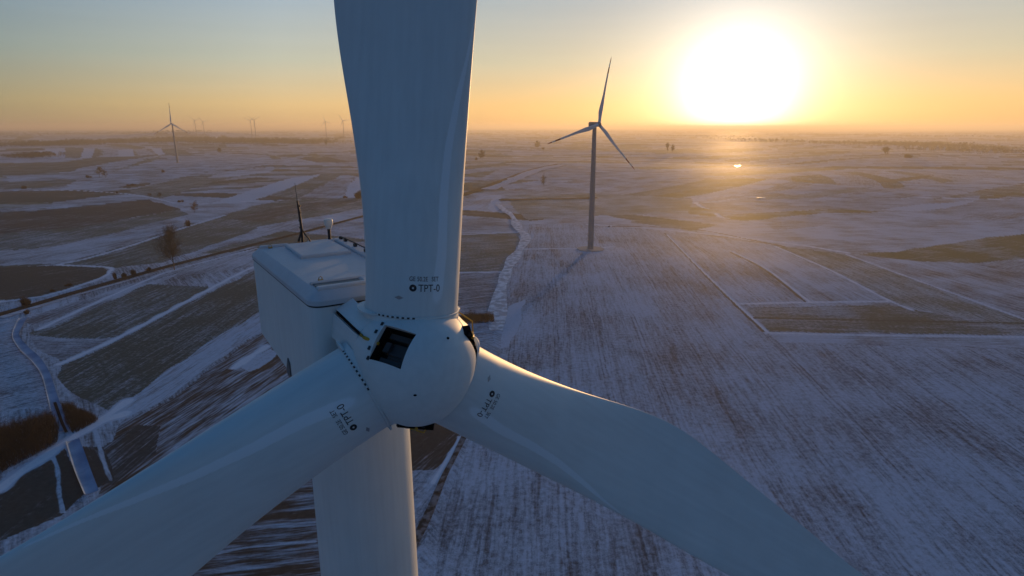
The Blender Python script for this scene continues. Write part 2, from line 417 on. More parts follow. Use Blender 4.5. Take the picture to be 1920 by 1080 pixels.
# fields surveyed from the photograph: kind, two points along the rows, outline
FIELDS = [
    # left, far to near
    ('W', ((65, 290), (120, 276)), [(65, 283), (122, 277), (122, 296), (66, 295)]),
    ('G', ((140, 296), (170, 279)), [(122, 277), (158, 278), (150, 296), (122, 296)]),
    ('W', ((165, 296), (178, 279)), [(158, 278), (178, 279), (172, 296), (150, 296)]),
    ('G', ((190, 296), (190, 279)), [(178, 279), (190, 280), (186, 294), (172, 296)]),
    ('S', ((210, 294), (215, 279)), [(194, 281), (222, 281), (222, 294), (192, 294)]),
    ('W', ((230, 294), (240, 279)), [(222, 281), (248, 280), (252, 293), (222, 294)]),
    ('Y', ((205, 272), (300, 284)), [(200, 271), (230, 270), (275, 276), (262, 281), (225, 276)]),
    ('P', ((250, 292), (280, 281)), [(250, 280), (274, 280), (290, 290), (262, 292)]),
    ('W', ((295, 290), (285, 279)), [(284, 279), (300, 278), (310, 290), (296, 291)]),
    ('G', ((310, 290), (300, 279)), [(302, 279), (345, 281), (362, 290), (312, 290)]),
    ('S', ((0, 303), (130, 300)), [(0, 298), (130, 297), (160, 296), (120, 304), (0, 306)]),
    ('G', ((0, 322), (200, 300)), [(0, 308), (120, 304), (170, 296), (300, 291), (235, 301), (130, 322), (0, 338)]),
    ('S', ((130, 322), (250, 299)), [(126, 326), (150, 315), (240, 299), (292, 293), (270, 299), (205, 316), (150, 332)]),
    ('Y', ((205, 320), (300, 293)), [(204, 323), (240, 311), (275, 299), (303, 292), (296, 299), (262, 311), (214, 325)]),
    ('S', ((60, 345), (330, 300)), [(0, 340), (130, 326), (205, 323), (300, 298), (400, 290), (480, 290), (560, 296), (480, 312), (390, 326), (300, 345), (240, 356), (130, 358), (0, 358)]),
    ('G', ((60, 350), (250, 325)), [(0, 345), (80, 338), (150, 336), (110, 352), (0, 357)]),
    ('G', ((300, 360), (440, 328)), [(240, 356), (300, 344), (350, 330), (400, 326), (452, 330), (396, 342), (340, 360), (305, 372), (262, 366)]),
    ('K', ((240, 348), (280, 343)), [(225, 351), (252, 345), (286, 343), (270, 349), (240, 353)]),
    ('K', ((0, 372), (220, 362)), [(0, 362), (60, 358), (160, 357), (225, 363), (190, 368), (110, 378), (0, 385)]),
    ('S', ((20, 393), (130, 380)), [(18, 393), (60, 386), (150, 376), (258, 368), (240, 373), (130, 384), (40, 395)]),
    ('D', ((0, 425), (220, 390)), [(0, 400), (60, 396), (190, 383), (275, 374), (340, 392), (255, 407), (150, 426), (0, 446)]),
    ('G', ((0, 462), (240, 410)), [(0, 447), (150, 427), (255, 408), (338, 392), (352, 402), (240, 430), (100, 462), (0, 480)]),
    ('S', ((0, 490), (240, 440)), [(0, 481), (100, 463), (240, 431), (350, 404), (345, 425), (240, 459), (112, 494), (0, 502)]),
    ('G', ((150, 490), (400, 425)), [(114, 496), (240, 460), (345, 428), (420, 405), (482, 395), (482, 428), (420, 452), (358, 471), (300, 492), (210, 503), (160, 500)]),
    ('P', ((355, 470), (480, 430)), [(345, 478), (420, 452), (482, 429), (560, 410), (560, 425), (480, 446), (355, 480)]),
    ('K', ((0, 530), (150, 505)), [(0, 505), (110, 498), (200, 502), (206, 510), (180, 524), (95, 552), (40, 560), (0, 566)]),
    ('G', ((480, 400), (620, 370)), [(420, 403), (480, 385), (560, 372), (650, 372), (690, 370), (690, 390), (600, 405), (482, 425)]),
    ('D', ((440, 410), (600, 380)), [(430, 410), (500, 392), (600, 378), (680, 374), (600, 392), (490, 416)]),
    ('W', ((440, 380), (600, 330)), [(395, 382), (455, 362), (540, 335), (605, 326), (560, 345), (500, 368), (460, 380)]),
    ('G', ((500, 370), (640, 330)), [(505, 368), (560, 345), (607, 326), (640, 328), (600, 350), (560, 372)]),
    ('P', ((570, 372), (650, 335)), [(560, 372), (600, 350), (640, 328), (668, 330), (648, 350), (646, 372)]),
    ('W', ((650, 370), (670, 335)), [(648, 371), (650, 352), (668, 333), (690, 330), (690, 370)]),
    ('S', ((430, 322), (520, 314)), [(386, 334), (420, 322), (480, 316), (525, 314), (500, 324), (430, 332)]),
    ('Y', ((500, 291), (520, 298)), [(500, 291), (514, 291), (528, 298), (512, 299)]),
    ('Y', ((578, 288), (605, 296)), [(576, 288), (592, 288), (608, 296), (590, 297)]),
    # below the road, left
    ('P', ((60, 620), (278, 533)), [(42, 598), (140, 565), (330, 507), (480, 468), (480, 500), (278, 524), (74, 617)]),
    ('S', ((74, 617), (278, 524)), [(70, 610), (200, 556), (340, 508), (300, 530), (180, 582), (86, 626)]),
    ('G', ((113, 681), (393, 538)), [(56, 626), (93, 614), (278, 533), (393, 538), (430, 525), (222, 630), (111, 679), (70, 650)]),
    ('P', ((70, 640), (180, 640)), [(56, 630), (180, 635), (220, 632), (112, 678), (72, 652)]),
    ('G', ((113, 681), (393, 538)), [(114, 686), (222, 638), (393, 548), (480, 506), (560, 480), (560, 570), (477, 590), (324, 686), (208, 776), (153, 748), (110, 708)]),
    ('V', ((208, 774), (477, 594)), [(196, 784), (318, 690), (477, 590), (560, 545), (560, 585), (479, 628), (407, 674), (324, 738), (231, 786)]),
    ('T', ((231, 793), (479, 650)), [(228, 792), (330, 742), (407, 682), (479, 632), (560, 590), (560, 700), (444, 790), (300, 880), (220, 930), (185, 930), (205, 850)]),
    ('W', ((455, 690), (510, 655)), [(452, 690), (470, 672), (508, 654), (520, 662), (490, 690), (470, 698)]),
    ('D', ((205, 920), (300, 840)), [(196, 836), (262, 796), (300, 800), (290, 850), (205, 912), (180, 900)]),
    ('F', ((0, 640), (60, 628)), [(0, 600), (42, 600), (28, 634), (62, 676), (84, 714), (100, 756), (0, 790)]),
    ('K', ((0, 980), (110, 890)), [(-60, 960), (95, 852), (112, 884), (122, 968), (0, 1060), (-80, 1110)]),
    ('K', ((110, 850), (160, 930)), [(104, 846), (126, 838), (164, 926), (124, 964)]),
    ('D', ((150, 830), (200, 920)), [(146, 834), (196, 836), (208, 900), (176, 922)]),
    ('T', ((400, 1010), (590, 990)), [(180, 1090), (240, 960), (590, 700), (760, 800), (770, 880), (700, 940), (820, 1180), (200, 1300)]),
    ('D', ((780, 860), (850, 800)), [(755, 760), (880, 760), (860, 830), (815, 905), (770, 880)]),
    ('F', ((770, 1000), (880, 860)), [(700, 885), (812, 880), (860, 850), (820, 950), (770, 1080), (600, 1180), (690, 960)]),
    # centre, behind the upright blade
    ('P', ((880, 395), (930, 368)), [(860, 392), (900, 366), (938, 366), (934, 392), (926, 398)]),
    ('W', ((880, 395), (930, 368)), [(914, 393), (924, 368), (940, 366), (936, 390), (928, 398)]),
    ('M', ((870, 425), (970, 430)), [(820, 430), (868, 413), (914, 407), (962, 422), (978, 434), (860, 437)]),
    ('G', ((840, 480), (960, 470)), [(700, 450), (860, 438), (977, 436), (973, 455), (942, 508), (800, 515), (690, 512)]),
    ('M', ((840, 540), (930, 530)), [(690, 514), (940, 510), (930, 550), (926, 640), (820, 640), (690, 620)]),
    ('H', ((960, 370), (1250, 366)), [(946, 366), (1110, 362), (1300, 372), (1290, 400), (1130, 404), (990, 412), (968, 396)]),
    ('S', ((1000, 412), (1160, 405)), [(992, 414), (1135, 403), (1195, 415), (1100, 419), (1000, 420)]),
    ('F', ((1050, 240.5), (1437, 621)), [(990, 420), (1100, 420), (1250, 431), (1470, 464), (1520, 500), (1500, 575), (1437, 622), (1460, 642), (2300, 668), (3000, 1000), (2600, 1600), (700, 1600), (830, 960), (945, 640), (940, 560), (957, 498), (985, 452)]),
    ('W', ((938, 660), (960, 580)), [(940, 655), (945, 600), (955, 575), (985, 560), (975, 600), (955, 650)]),
    # right
    ('F', ((1280, 470), (1437, 621)), [(1250, 440), (1374, 470), (1437, 504), (1520, 566), (1382, 569)]),
    ('S', ((1454, 464), (1655, 562)), [(1374, 472), (1454, 464), (1560, 510), (1657, 562), (1520, 566), (1437, 506)]),
    ('H', ((1463, 464), (1719, 579)), [(1454, 463), (1470, 462), (1587, 477), (1760, 540), (1919, 597), (2100, 660), (2100, 680), (1919, 612), (1719, 580), (1660, 560), (1560, 508)]),
    ('H', ((1408, 600), (1919, 612)), [(1404, 578), (1663, 570), (1719, 581), (1919, 611), (2100, 640), (2100, 640), (1919, 628), (1437, 621)]),
    ('S', ((1437, 632), (1919, 640)), [(1437, 625), (1919, 630), (2200, 636), (2200, 664), (1919, 650), (1460, 641)]),
    ('P', ((1600, 480), (1919, 570)), [(1590, 476), (1700, 478), (1812, 494), (1960, 515), (2200, 560), (2200, 660), (2080, 650), (1919, 594), (1760, 538)]),
    ('Y', ((1640, 482), (1919, 440)), [(1600, 477), (1680, 472), (1748, 461), (1850, 446), (1960, 434), (1960, 482), (1860, 490), (1812, 494), (1720, 489)]),
    ('S', ((1400, 430), (1900, 410)), [(1300, 432), (1360, 418), (1420, 410), (1520, 399), (1640, 400), (1760, 408), (1960, 420), (1960, 434), (1850, 446), (1748, 460), (1680, 472), (1590, 476), (1470, 462), (1380, 446)]),
    ('M', ((1440, 425), (1560, 420)), [(1436, 420), (1500, 414), (1560, 420), (1500, 428), (1452, 430)]),
    ('Y', ((1361, 409), (1659, 398)), [(1361, 410), (1400, 402), (1459, 396), (1544, 393), (1600, 393), (1662, 397), (1600, 399), (1535, 400), (1480, 405), (1429, 411), (1400, 414)]),
    ('M', ((1450, 385), (1900, 372)), [(1340, 406), (1440, 390), (1580, 380), (1700, 372), (1960, 374), (1960, 396), (1800, 402), (1662, 396), (1544, 392), (1420, 399)]),
    ('W', ((1650, 395), (1800, 380)), [(1650, 394), (1720, 384), (1830, 376), (1800, 386), (1720, 396)]),
    ('K', ((1642, 341), (1748, 328)), [(1638, 342), (1690, 334), (1750, 328), (1740, 333), (1690, 340)]),
    ('H', ((1800, 372), (1919, 342)), [(1740, 374), (1820, 362), (1960, 338), (1960, 352), (1880, 364)]),
    ('S', ((1550, 372), (1919, 330)), [(1480, 378), (1600, 362), (1720, 348), (1960, 322), (1960, 336), (1820, 360), (1700, 370)]),
    ('H', ((1500, 370), (1700, 345)), [(1400, 372), (1520, 362), (1640, 350), (1600, 360), (1500, 374)]),
]

# thin snow-filled or dark lines: half-width in metres, snow (negative = bare), outline of points
LINES = [
    (1.2, 1.0, [(74, 617), (170, 572), (278, 524), (330, 505), (480, 466)]),
    (1.6, 1.0, [(113, 682), (222, 633), (393, 542), (470, 503), (560, 470)]),
    (2.2, 1.0, [(0, 916), (60, 872), (120, 832), (160, 806), (199, 780), (240, 752)]),
    (2.5, 1.0, [(160, 806), (190, 790), (230, 776)]),
    (0.5, 0.55, [(97, 852), (108, 880), (112, 930), (118, 960)]),
    (0.5, 0.5, [(176, 800), (186, 836), (200, 880), (208, 900)]),
    (1.5, 1.0, [(110, 496), (165, 484), (250, 459), (345, 427), (420, 404)]),
    (1.4, 1.0, [(110, 497), (200, 501), (206, 509), (185, 523), (95, 552), (40, 561), (0, 566)]),
    (1.6, 1.0, [(0, 358), (130, 357), (250, 365), (330, 381)]),
    (1.5, 1.0, [(380, 382), (500, 376), (690, 371)]),
    (1.6, 1.0, [(985, 467), (1060, 466), (1107, 467), (1150, 462)]),
    (1.0, 1.0, [(1250, 440), (1310, 501), (1374, 563), (1437, 621)]),
    (0.7, -1.0, [(1246, 437), (1306, 499), (1368, 561), (1431, 621)]),
    (0.9, 1.0, [(1374, 472), (1437, 504), (1518, 566)]),
    (0.7, -1.0, [(1370, 473), (1434, 506), (1510, 566)]),
    (1.2, 1.0, [(1382, 570), (1500, 567), (1663, 565)]),
    (0.8, -1.0, [(1408, 596), (1600, 600), (1919, 606)]),
    (0.9, 1.0, [(1454, 462), (1560, 508), (1660, 560), (1710, 581)]),
    (0.8, 1.0, [(1587, 477), (1760, 540), (1919, 598)]),
    (1.0, 1.0, [(1437, 624), (1600, 628), (1919, 632)]),
    (2.0, 1.0, [(1300, 372), (1380, 367), (1440, 372)]),
    (2.2, 1.0, [(1304, 380), (1316, 388), (1326, 391)]),
    (2.0, 1.0, [(1342, 400), (1352, 407), (1364, 409)]),
    (1.6, 1.0, [(1300, 380), (1340, 378), (1380, 373)]),
    (3.0, 1.0, [(1720, 370), (1800, 372), (1900, 375)]),
    (1.4, 1.0, [(860, 440), (977, 435)]),
    (1.2, 1.0, [(690, 513), (940, 510)]),
    (1.2, -1.0, [(1150, 424), (1300, 430), (1470, 462)]),
    (2.0, 1.0, [(1100, 420), (1250, 431), (1470, 455), (1590, 474)]),
    (1.6, -0.8, [(370, 324), (450, 318), (530, 310)]),
    (2.2, 1.0, [(500, 650), (470, 668), (440, 690)]),
    (0.7, 1.0, [(812, 905), (845, 850), (862, 820)]),
    (0.5, 0.5, [(395, 1040), (480, 1024), (590, 1015)]),
]


def inside(poly, x, y):
    r_ = np.zeros(len(x), bool)
    px, py = poly[:, 0], poly[:, 1]
    j = len(poly) - 1
    for i in range(len(poly)):
        c = ((py[i] > y) != (py[j] > y))
        if c.any():
            xi = (px[j] - px[i]) * (y - py[i]) / (py[j] - py[i] + 1e-12) + px[i]
            r_ ^= c & (x < xi)
        j = i
    return r_


def hash01(*a):
    s = np.zeros_like(np.asarray(a[0], float))
    for k, v in enumerate(a):
        s = s + np.asarray(v, float) * (12.9898, 78.233, 37.719, 93.989)[k]
    return np.mod(np.abs(np.sin(s) * 43758.5453), 1.0)


def build_ground():
    step = 1.25 / FOC
    az_in = np.arange(R(-47.5), R(47.5), step)
    az_out = np.linspace(R(47.5), R(360 - 47.5), 400)[:-1]
    az = np.concatenate([az_in, az_out])
    dep = np.concatenate([np.linspace(R(89), R(41), 40)[:-1], np.arange(R(41), R(0.22), -step * 0.95)])
    dist = np.concatenate([[0.01], (CAM_Z - 6) / np.tan(dep), np.geomspace(26000, 70000, 6)])
    dist = np.unique(dist)
    na, ndst = len(az), len(dist)
    AZ, DD = np.meshgrid(az, dist)
    x = (np.sin(AZ) * DD).ravel(); y = (np.cos(AZ) * DD).ravel()
    z = terrain(x, y)
    n = na * ndst
    # ---- default country: blocks of narrow strip fields, each block with its own direction
    CELL = 430.0
    xw = x + 60 * np.sin(y / 210) + 40 * np.sin(x / 333); yw = y + 60 * np.sin(x / 260)
    gx, gy = np.floor(xw / CELL), np.floor(yw / CELL)
    best = np.full(n, 1e18); bx = np.zeros(n); by = np.zeros(n)
    for i in (-1, 0, 1):
        for j in (-1, 0, 1):
            cx, cy = gx + i, gy + j
            sx = (cx + hash01(cx, cy, 1.0)) * CELL; sy = (cy + hash01(cx, cy, 2.0)) * CELL
            d2 = (xw - sx) ** 2 + (yw - sy) ** 2
            m = d2 < best
            best[m] = d2[m]; bx[m] = cx[m]; by[m] = cy[m]
    ang = (hash01(bx, by, 3.0) - 0.5) * 2.2
    wid = 32 + 60 * hash01(bx, by, 4.0)
    v = -xw * np.sin(ang) + yw * np.cos(ang)
    sid = np.floor(v / wid)
    hk = hash01(bx, by, 5.0, sid)
    order = ['S', 'P', 'M', 'G', 'P', 'F', 'M', 'G', 'S', 'K', 'P', 'Y']
    kidx = np.array([KN.index(k) for k in order])[np.minimum((hk * len(order)).astype(int), len(order) - 1)]
    rnd = hash01(bx, by, 6.0, sid)
    near = np.hypot(x, y) < 520
    kidx[near & np.isin(kidx, [KN.index('Y'), KN.index('K'), KN.index('G')])] = KN.index('F')
    rowang = ang.copy()
    # ---- surveyed fields
    dxy = np.hypot(x, y)
    for fi, (kind, (r0, r1), poly) in enumerate(FIELDS):
        pp = np.array(densify([(-110 if p_[0] == 0 else p_[0], p_[1]) for p_ in poly], 6, True))
        pp[:, 1] = np.maximum(pp[:, 1], 262)
        w = at(pp[:, 0], pp[:, 1])
        a, b = at([r0[0], r1[0]], [max(r0[1], 262), max(r1[1], 262)])
        A = math.atan2(b[1] - a[1], b[0] - a[0])
        # wobble the borders a little
        am = 0.45 + 0.0006 * np.minimum(dxy, 2000)
        xb = x + am * (np.sin(y / 7.0) + 0.6 * np.sin(x / 3.1 + y / 4.3) + 0.8 * np.sin((x + y) / 17.0)); yb = y + am * (np.sin(x / 6.0) + 0.7 * np.sin((x - y) / 13.0))
        m = (xb > w[:, 0].min()) & (xb < w[:, 0].max()) & (yb > w[:, 1].min()) & (yb < w[:, 1].max())
        idx = np.where(m)[0]
        idx = idx[inside(w, xb[idx], yb[idx])]
        kidx[idx] = KN.index(kind); rowang[idx] = A
        rnd[idx] = (fi * 0.37) % 1.0
        bx[idx] = 1000 + fi
    soil = np.array([KIND[k][0] for k in KN])[kidx]
    prm = np.array([KIND[k][1:] for k in KN])[kidx]
    soil = soil * (0.85 + 0.3 * rnd)[:, None]
    snow = prm[:, 0] + (rnd - 0.5) * 0.10
    line = np.zeros(n)
    for hw, s, pts in LINES:
        q = smooth_line(pts, 6)
        w = at(q[:, 0], np.maximum(q[:, 1], 262))
        m = (x > w[:, 0].min() - 15) & (x < w[:, 0].max() + 15) & (y > w[:, 1].min() - 15) & (y < w[:, 1].max() + 15)
        idx = np.where(m)[0]
        if len(idx) == 0: continue
        dm = np.full(len(idx), 1e9)
        for i in range(len(w) - 1):
            ab = w[i + 1] - w[i]; l2 = ab @ ab + 1e-9
            t = np.clip(((x[idx] - w[i, 0]) * ab[0] + (y[idx] - w[i, 1]) * ab[1]) / l2, 0, 1)
            dm = np.minimum(dm, np.hypot(x[idx] - w[i, 0] - t * ab[0], y[idx] - w[i, 1] - t * ab[1]))
        wob = hw * (1.0 + 0.35 * np.sin(x[idx] / 2.3) * np.sin(y[idx] / 3.1))
        k = 1 - sstep(wob * 0.6, wob * 1.5 + 0.0004 * dxy[idx], dm)
        line[idx] = np.where(np.abs(line[idx]) < k * abs(s), k * s, line[idx])
    snow = np.where(line > 0, snow + (1.24 - snow) * line, snow * (1 + line))
    soil = np.where((line < 0)[:, None], soil * (1 + 0.35 * line)[:, None], soil)
    # ---- mesh
    ii = np.arange(ndst - 1)[:, None] * na + np.arange(na)[None]
    jj = np.arange(ndst - 1)[:, None] * na + (np.arange(na)[None] + 1) % na
    quads = np.stack([ii, jj, jj + na, ii + na], -1).reshape(-1, 4)[:, ::-1]
    me = bpy.data.meshes.new('ground')
    me.vertices.add(n); me.vertices.foreach_set('co', np.stack([x, y, z], -1).astype(np.float32).ravel())
    nf = len(quads)
    me.loops.add(nf * 4); me.loops.foreach_set('vertex_index', quads.astype(np.int32).ravel())
    me.polygons.add(nf)
    me.polygons.foreach_set('loop_start', np.arange(0, nf * 4, 4, dtype=np.int32))
    me.polygons.foreach_set('use_smooth', np.ones(nf, bool))
    me.update(calc_edges=True)
    A = me.attributes.new('soil', 'FLOAT_COLOR', 'POINT')
    A.data.foreach_set('color', np.concatenate([soil, np.ones((n, 1))], 1).astype(np.float32).ravel())
    A = me.attributes.new('cover', 'FLOAT_COLOR', 'POINT')
    A.data.foreach_set('color', np.stack([snow, prm[:, 1], prm[:, 2], prm[:, 3]], 1).astype(np.float32).ravel())
    A = me.attributes.new('rows', 'FLOAT_VECTOR', 'FACE')
    fa = rowang[quads[:, 0]]; fr = rnd[quads[:, 0]]
    A.data.foreach_set('vector', np.stack([np.cos(fa), np.sin(fa), fr], -1).astype(np.float32).ravel())
    me.materials.append(ground_mat())
    o = link(bpy.data.objects.new('ground', me))
    tag(o, kind='structure')
    return o


def ground_mat():
    m = bpy.data.materials.new('frosty_fields'); m.use_nodes = True
    nt = m.node_tree; L = nt.links; b = nt.nodes['Principled BSDF']
    b.inputs['Roughness'].default_value = 0.75
    b.inputs['Specular IOR Level'].default_value = 0.08
    geo = nd(nt, 'ShaderNodeNewGeometry')
    rows = nd(nt, 'ShaderNodeAttribute', attribute_name='rows')
    soil = nd(nt, 'ShaderNodeAttribute', attribute_name='soil')
    cov = nd(nt, 'ShaderNodeAttribute', attribute_name='cover')
    sr = nd(nt, 'ShaderNodeSeparateXYZ'); L.new(rows.outputs['Vector'], sr.inputs[0])
    sp = nd(nt, 'ShaderNodeSeparateXYZ'); L.new(geo.outputs['Position'], sp.inputs[0])

    def mth(op, a, b_=None, c=None):
        n = nd(nt, 'ShaderNodeMath', operation=op)
        for i, s in enumerate((a, b_, c)):
            if s is None: continue
            if isinstance(s, (int, float)): n.inputs[i].default_value = s
            else: L.new(s, n.inputs[i])
        return n.outputs[0]
    ca, sa, rn = sr.outputs[0], sr.outputs[1], sr.outputs[2]
    X_, Y_ = sp.outputs[0], sp.outputs[1]
    u = mth('ADD', mth('MULTIPLY', X_, ca), mth('MULTIPLY', Y_, sa))
    v = mth('SUBTRACT', mth('MULTIPLY', Y_, ca), mth('MULTIPLY', X_, sa))

    def noise(vec, scale, detail, rough=0.55):
        n = nd(nt, 'ShaderNodeTexNoise'); n.inputs['Scale'].default_value = scale
        n.inputs['Detail'].default_value = detail; n.inputs['Roughness'].default_value = rough
        L.new(vec, n.inputs['Vector']); return n.outputs['Fac']

    def comb(a, b_, c):
        n = nd(nt, 'ShaderNodeCombineXYZ')
        for i, s in enumerate((a, b_, c)):
            if isinstance(s, (int, float)): n.inputs[i].default_value = s
            else: L.new(s, n.inputs[i])
        return n.outputs[0]
    n_row = noise(comb(mth('MULTIPLY', u, 0.018), mth('MULTIPLY', v, 0.30), mth('MULTIPLY', rn, 50.0)), 1.0, 5.0, 0.62)
    n_row2 = noise(comb(mth('MULTIPLY', u, 0.10), mth('MULTIPLY', v, 1.15), mth('MULTIPLY', rn, 31.0)), 1.0, 3.0, 0.6)
    n_pat = noise(comb(X_, Y_, mth('MULTIPLY', rn, 90.0)), 0.022, 6.0, 0.6)
    n_fin = noise(comb(X_, Y_, 0.0), 0.55, 5.0, 0.65)
    n_gr = noise(comb(X_, Y_, 3.0), 2.6, 3.0, 0.6)
    sc = nd(nt, 'ShaderNodeSeparateColor'); L.new(cov.outputs['Color'], sc.inputs[0])
    snow, wr, wp = sc.outputs[0], sc.outputs[1], sc.outputs[2]
    wf = cov.outputs['Alpha']
    n_fin_s = mth('MINIMUM', mth('MULTIPLY', n_fin, 1.9), 1.0)
    row = mth('ADD', mth('MULTIPLY', n_row, 0.5), mth('MULTIPLY', n_row2, 0.5))
    fin = mth('ADD', mth('MULTIPLY', n_fin, 0.6), mth('MULTIPLY', n_gr, 0.4))
    h = mth('ADD', mth('ADD', mth('MULTIPLY', row, wr), mth('MULTIPLY', n_pat, wp)), mth('MULTIPLY', fin, wf))
    h = mth('ADD', mth('MULTIPLY', mth('SUBTRACT', h, 0.5), 3.6), 0.5)
    # pairs of wheel tracks every 21 m along the rows
    vw = mth('ADD', v, mth('MULTIPLY', mth('SUBTRACT', n_pat, 0.5), 5.0))
    tl = mth('ABSOLUTE', mth('SUBTRACT', mth('ABSOLUTE', mth('SUBTRACT', mth('MULTIPLY', mth('FRACT', mth('ADD', mth('DIVIDE', vw, 21.0), mth('MULTIPLY', rn, 7.0))), 21.0), 10.5)), 1.0))
    tw_ = nd(nt, 'ShaderNodeMapRange', interpolation_type='SMOOTHSTEP'); tw_.inputs['From Min'].default_value = 0.15; tw_.inputs['From Max'].default_value = 0.55
    tw_.inputs['To Min'].default_value = 1.0; tw_.inputs['To Max'].default_value = 0.0
    L.new(tl, tw_.inputs['Value'])
    h = mth('SUBTRACT', h, mth('MULTIPLY', tw_.outputs[0], mth('MULTIPLY', n_row, 0.24)))
    mask = nd(nt, 'ShaderNodeMapRange', interpolation_type='SMOOTHSTEP')
    d = mth('ADD', h, mth('SUBTRACT', snow, 0.5))
    mask.inputs['From Min'].default_value = 0.18; mask.inputs['From Max'].default_value = 0.88
    L.new(d, mask.inputs['Value'])
    # frost keeps bare soil from being fully dark; crumbs and stubble keep snow from being clean
    mk = mask.outputs[0]
    var = nd(nt, 'ShaderNodeMapRange'); var.inputs['From Min'].default_value = 0.3; var.inputs['From Max'].default_value = 0.7
    var.inputs['To Min'].default_value = 0.72; var.inputs['To Max'].default_value = 1.25
    L.new(n_fin, var.inputs['Value'])
    sm = nd(nt, 'ShaderNodeMix', data_type='RGBA', blend_type='MULTIPLY'); sm.inputs['Factor'].default_value = 1
    L.new(soil.outputs['Color'], sm.inputs['A']); L.new(var.outputs[0], sm.inputs['B'])
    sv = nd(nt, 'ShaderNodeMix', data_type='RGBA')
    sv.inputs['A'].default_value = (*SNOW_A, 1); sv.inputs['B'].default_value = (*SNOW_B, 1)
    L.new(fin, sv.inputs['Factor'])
    mx = nd(nt, 'ShaderNodeMix', data_type='RGBA')
    L.new(mk, mx.inputs['Factor']); L.new(sm.outputs['Result'], mx.inputs['A']); L.new(sv.outputs['Result'], mx.inputs['B'])
    # drifted snow along banks, ruts and field edges, whitened in colour to look sunlit
    drift = mth('SUBTRACT', mth('MULTIPLY', mth('SUBTRACT', snow, 1.0), 5.0), mth('MULTIPLY', mth('SUBTRACT', n_fin, 0.35), 2.4))
    dc = nd(nt, 'ShaderNodeClamp'); L.new(drift, dc.inputs['Value'])
    dm = nd(nt, 'ShaderNodeMix', data_type='RGBA'); L.new(mth('MULTIPLY', dc.outputs[0], n_fin_s), dm.inputs['Factor'])
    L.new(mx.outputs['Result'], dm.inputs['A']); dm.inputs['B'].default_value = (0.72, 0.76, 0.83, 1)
    L.new(dm.outputs['Result'], b.inputs['Base Color'])
    h = mth('ADD', h, mth('MULTIPLY', dc.outputs[0], 1.6))
    bp = nd(nt, 'ShaderNodeBump'); bp.inputs['Strength'].default_value = 0.13; bp.inputs['Distance'].default_value = 0.25
    L.new(h, bp.inputs['Height']); L.new(bp.outputs[0], b.inputs['Normal'])
    return m


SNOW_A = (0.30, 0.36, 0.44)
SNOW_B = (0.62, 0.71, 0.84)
build_ground()


def ribbon_mat(name, col_a, col_b, scale=0.35, rough=0.85, bump=0.3):
    m = bpy.data.materials.new(name); m.use_nodes = True
    nt = m.node_tree; L = nt.links; b = nt.nodes['Principled BSDF']
    b.inputs['Roughness'].default_value = rough; b.inputs['Specular IOR Level'].default_value = 0.06
    geo = nd(nt, 'ShaderNodeNewGeometry')
    n = nd(nt, 'ShaderNodeTexNoise'); n.inputs['Scale'].default_value = scale; n.inputs['Detail'].default_value = 6
    L.new(geo.outputs['Position'], n.inputs['Vector'])
    mr = nd(nt, 'ShaderNodeMapRange', interpolation_type='SMOOTHSTEP'); mr.inputs['From Min'].default_value = 0.38; mr.inputs['From Max'].default_value = 0.62
    L.new(n.outputs['Fac'], mr.inputs['Value'])
    mx = nd(nt, 'ShaderNodeMix', data_type='RGBA'); mx.inputs['A'].default_value = (*col_a, 1); mx.inputs['B'].default_value = (*col_b, 1)
    L.new(mr.outputs[0], mx.inputs['Factor']); L.new(mx.outputs['Result'], b.inputs['Base Color'])
    bp = nd(nt, 'ShaderNodeBump'); bp.inputs['Strength'].default_value = bump; bp.inputs['Distance'].default_value = 0.2
    L.new(n.outputs['Fac'], bp.inputs['Height']); L.new(bp.outputs[0], b.inputs['Normal'])
    return m


def ribbon(name, pts, width, mat, lift=0.06, jitter=0.12, prof=None, seed=1, n=12):
    """a strip laid over the ground along surveyed points; prof = list of (across -1..1, height)"""
    q = smooth_line(pts, n)
    w = at(q[:, 0], q[:, 1])
    # even spacing
    seg = np.hypot(*np.diff(w, axis=0).T); cum = np.concatenate([[0], np.cumsum(seg)])
    k = max(24, int(cum[-1] / max(1.5, cum[-1] / 500)))
    s = np.linspace(0, cum[-1], k)
    w = np.stack([np.interp(s, cum, w[:, 0]), np.interp(s, cum, w[:, 1])], -1)
    t = np.gradient(w, axis=0); t /= np.linalg.norm(t, axis=1)[:, None]
    nn = np.stack([-t[:, 1], t[:, 0]], -1)
    prof = prof or [(-1, 0), (-0.5, 0.02), (0, 0.03), (0.5, 0.02), (1, 0)]
    rnd = random.Random(seed)
    V, Fc = [], []
    np_ = len(prof)
    j = [1 + jitter * (mnoise.noise(Vector((s[i] * 0.03, seed * 3.1, 0))) * 2) for i in range(k)]
    for i in range(k):
        for a, h in prof:
            p = w[i] + nn[i] * a * width * 0.5 * j[i]
            d = math.hypot(*p)
            V.append((p[0], p[1], float(terrain(p[0], p[1])) + lift + 0.0009 * max(0, d - 150) + h))
    for i in range(k - 1):
        for a in range(np_ - 1):
            Fc.append((i * np_ + a, i * np_ + a + 1, (i + 1) * np_ + a + 1, (i + 1) * np_ + a))
    o = mesh_from(name, V, Fc, mat)
    recalc(o)
    if o.data.polygons[0].normal.z < 0: o.data.flip_normals()
    return tag(o, kind='structure')


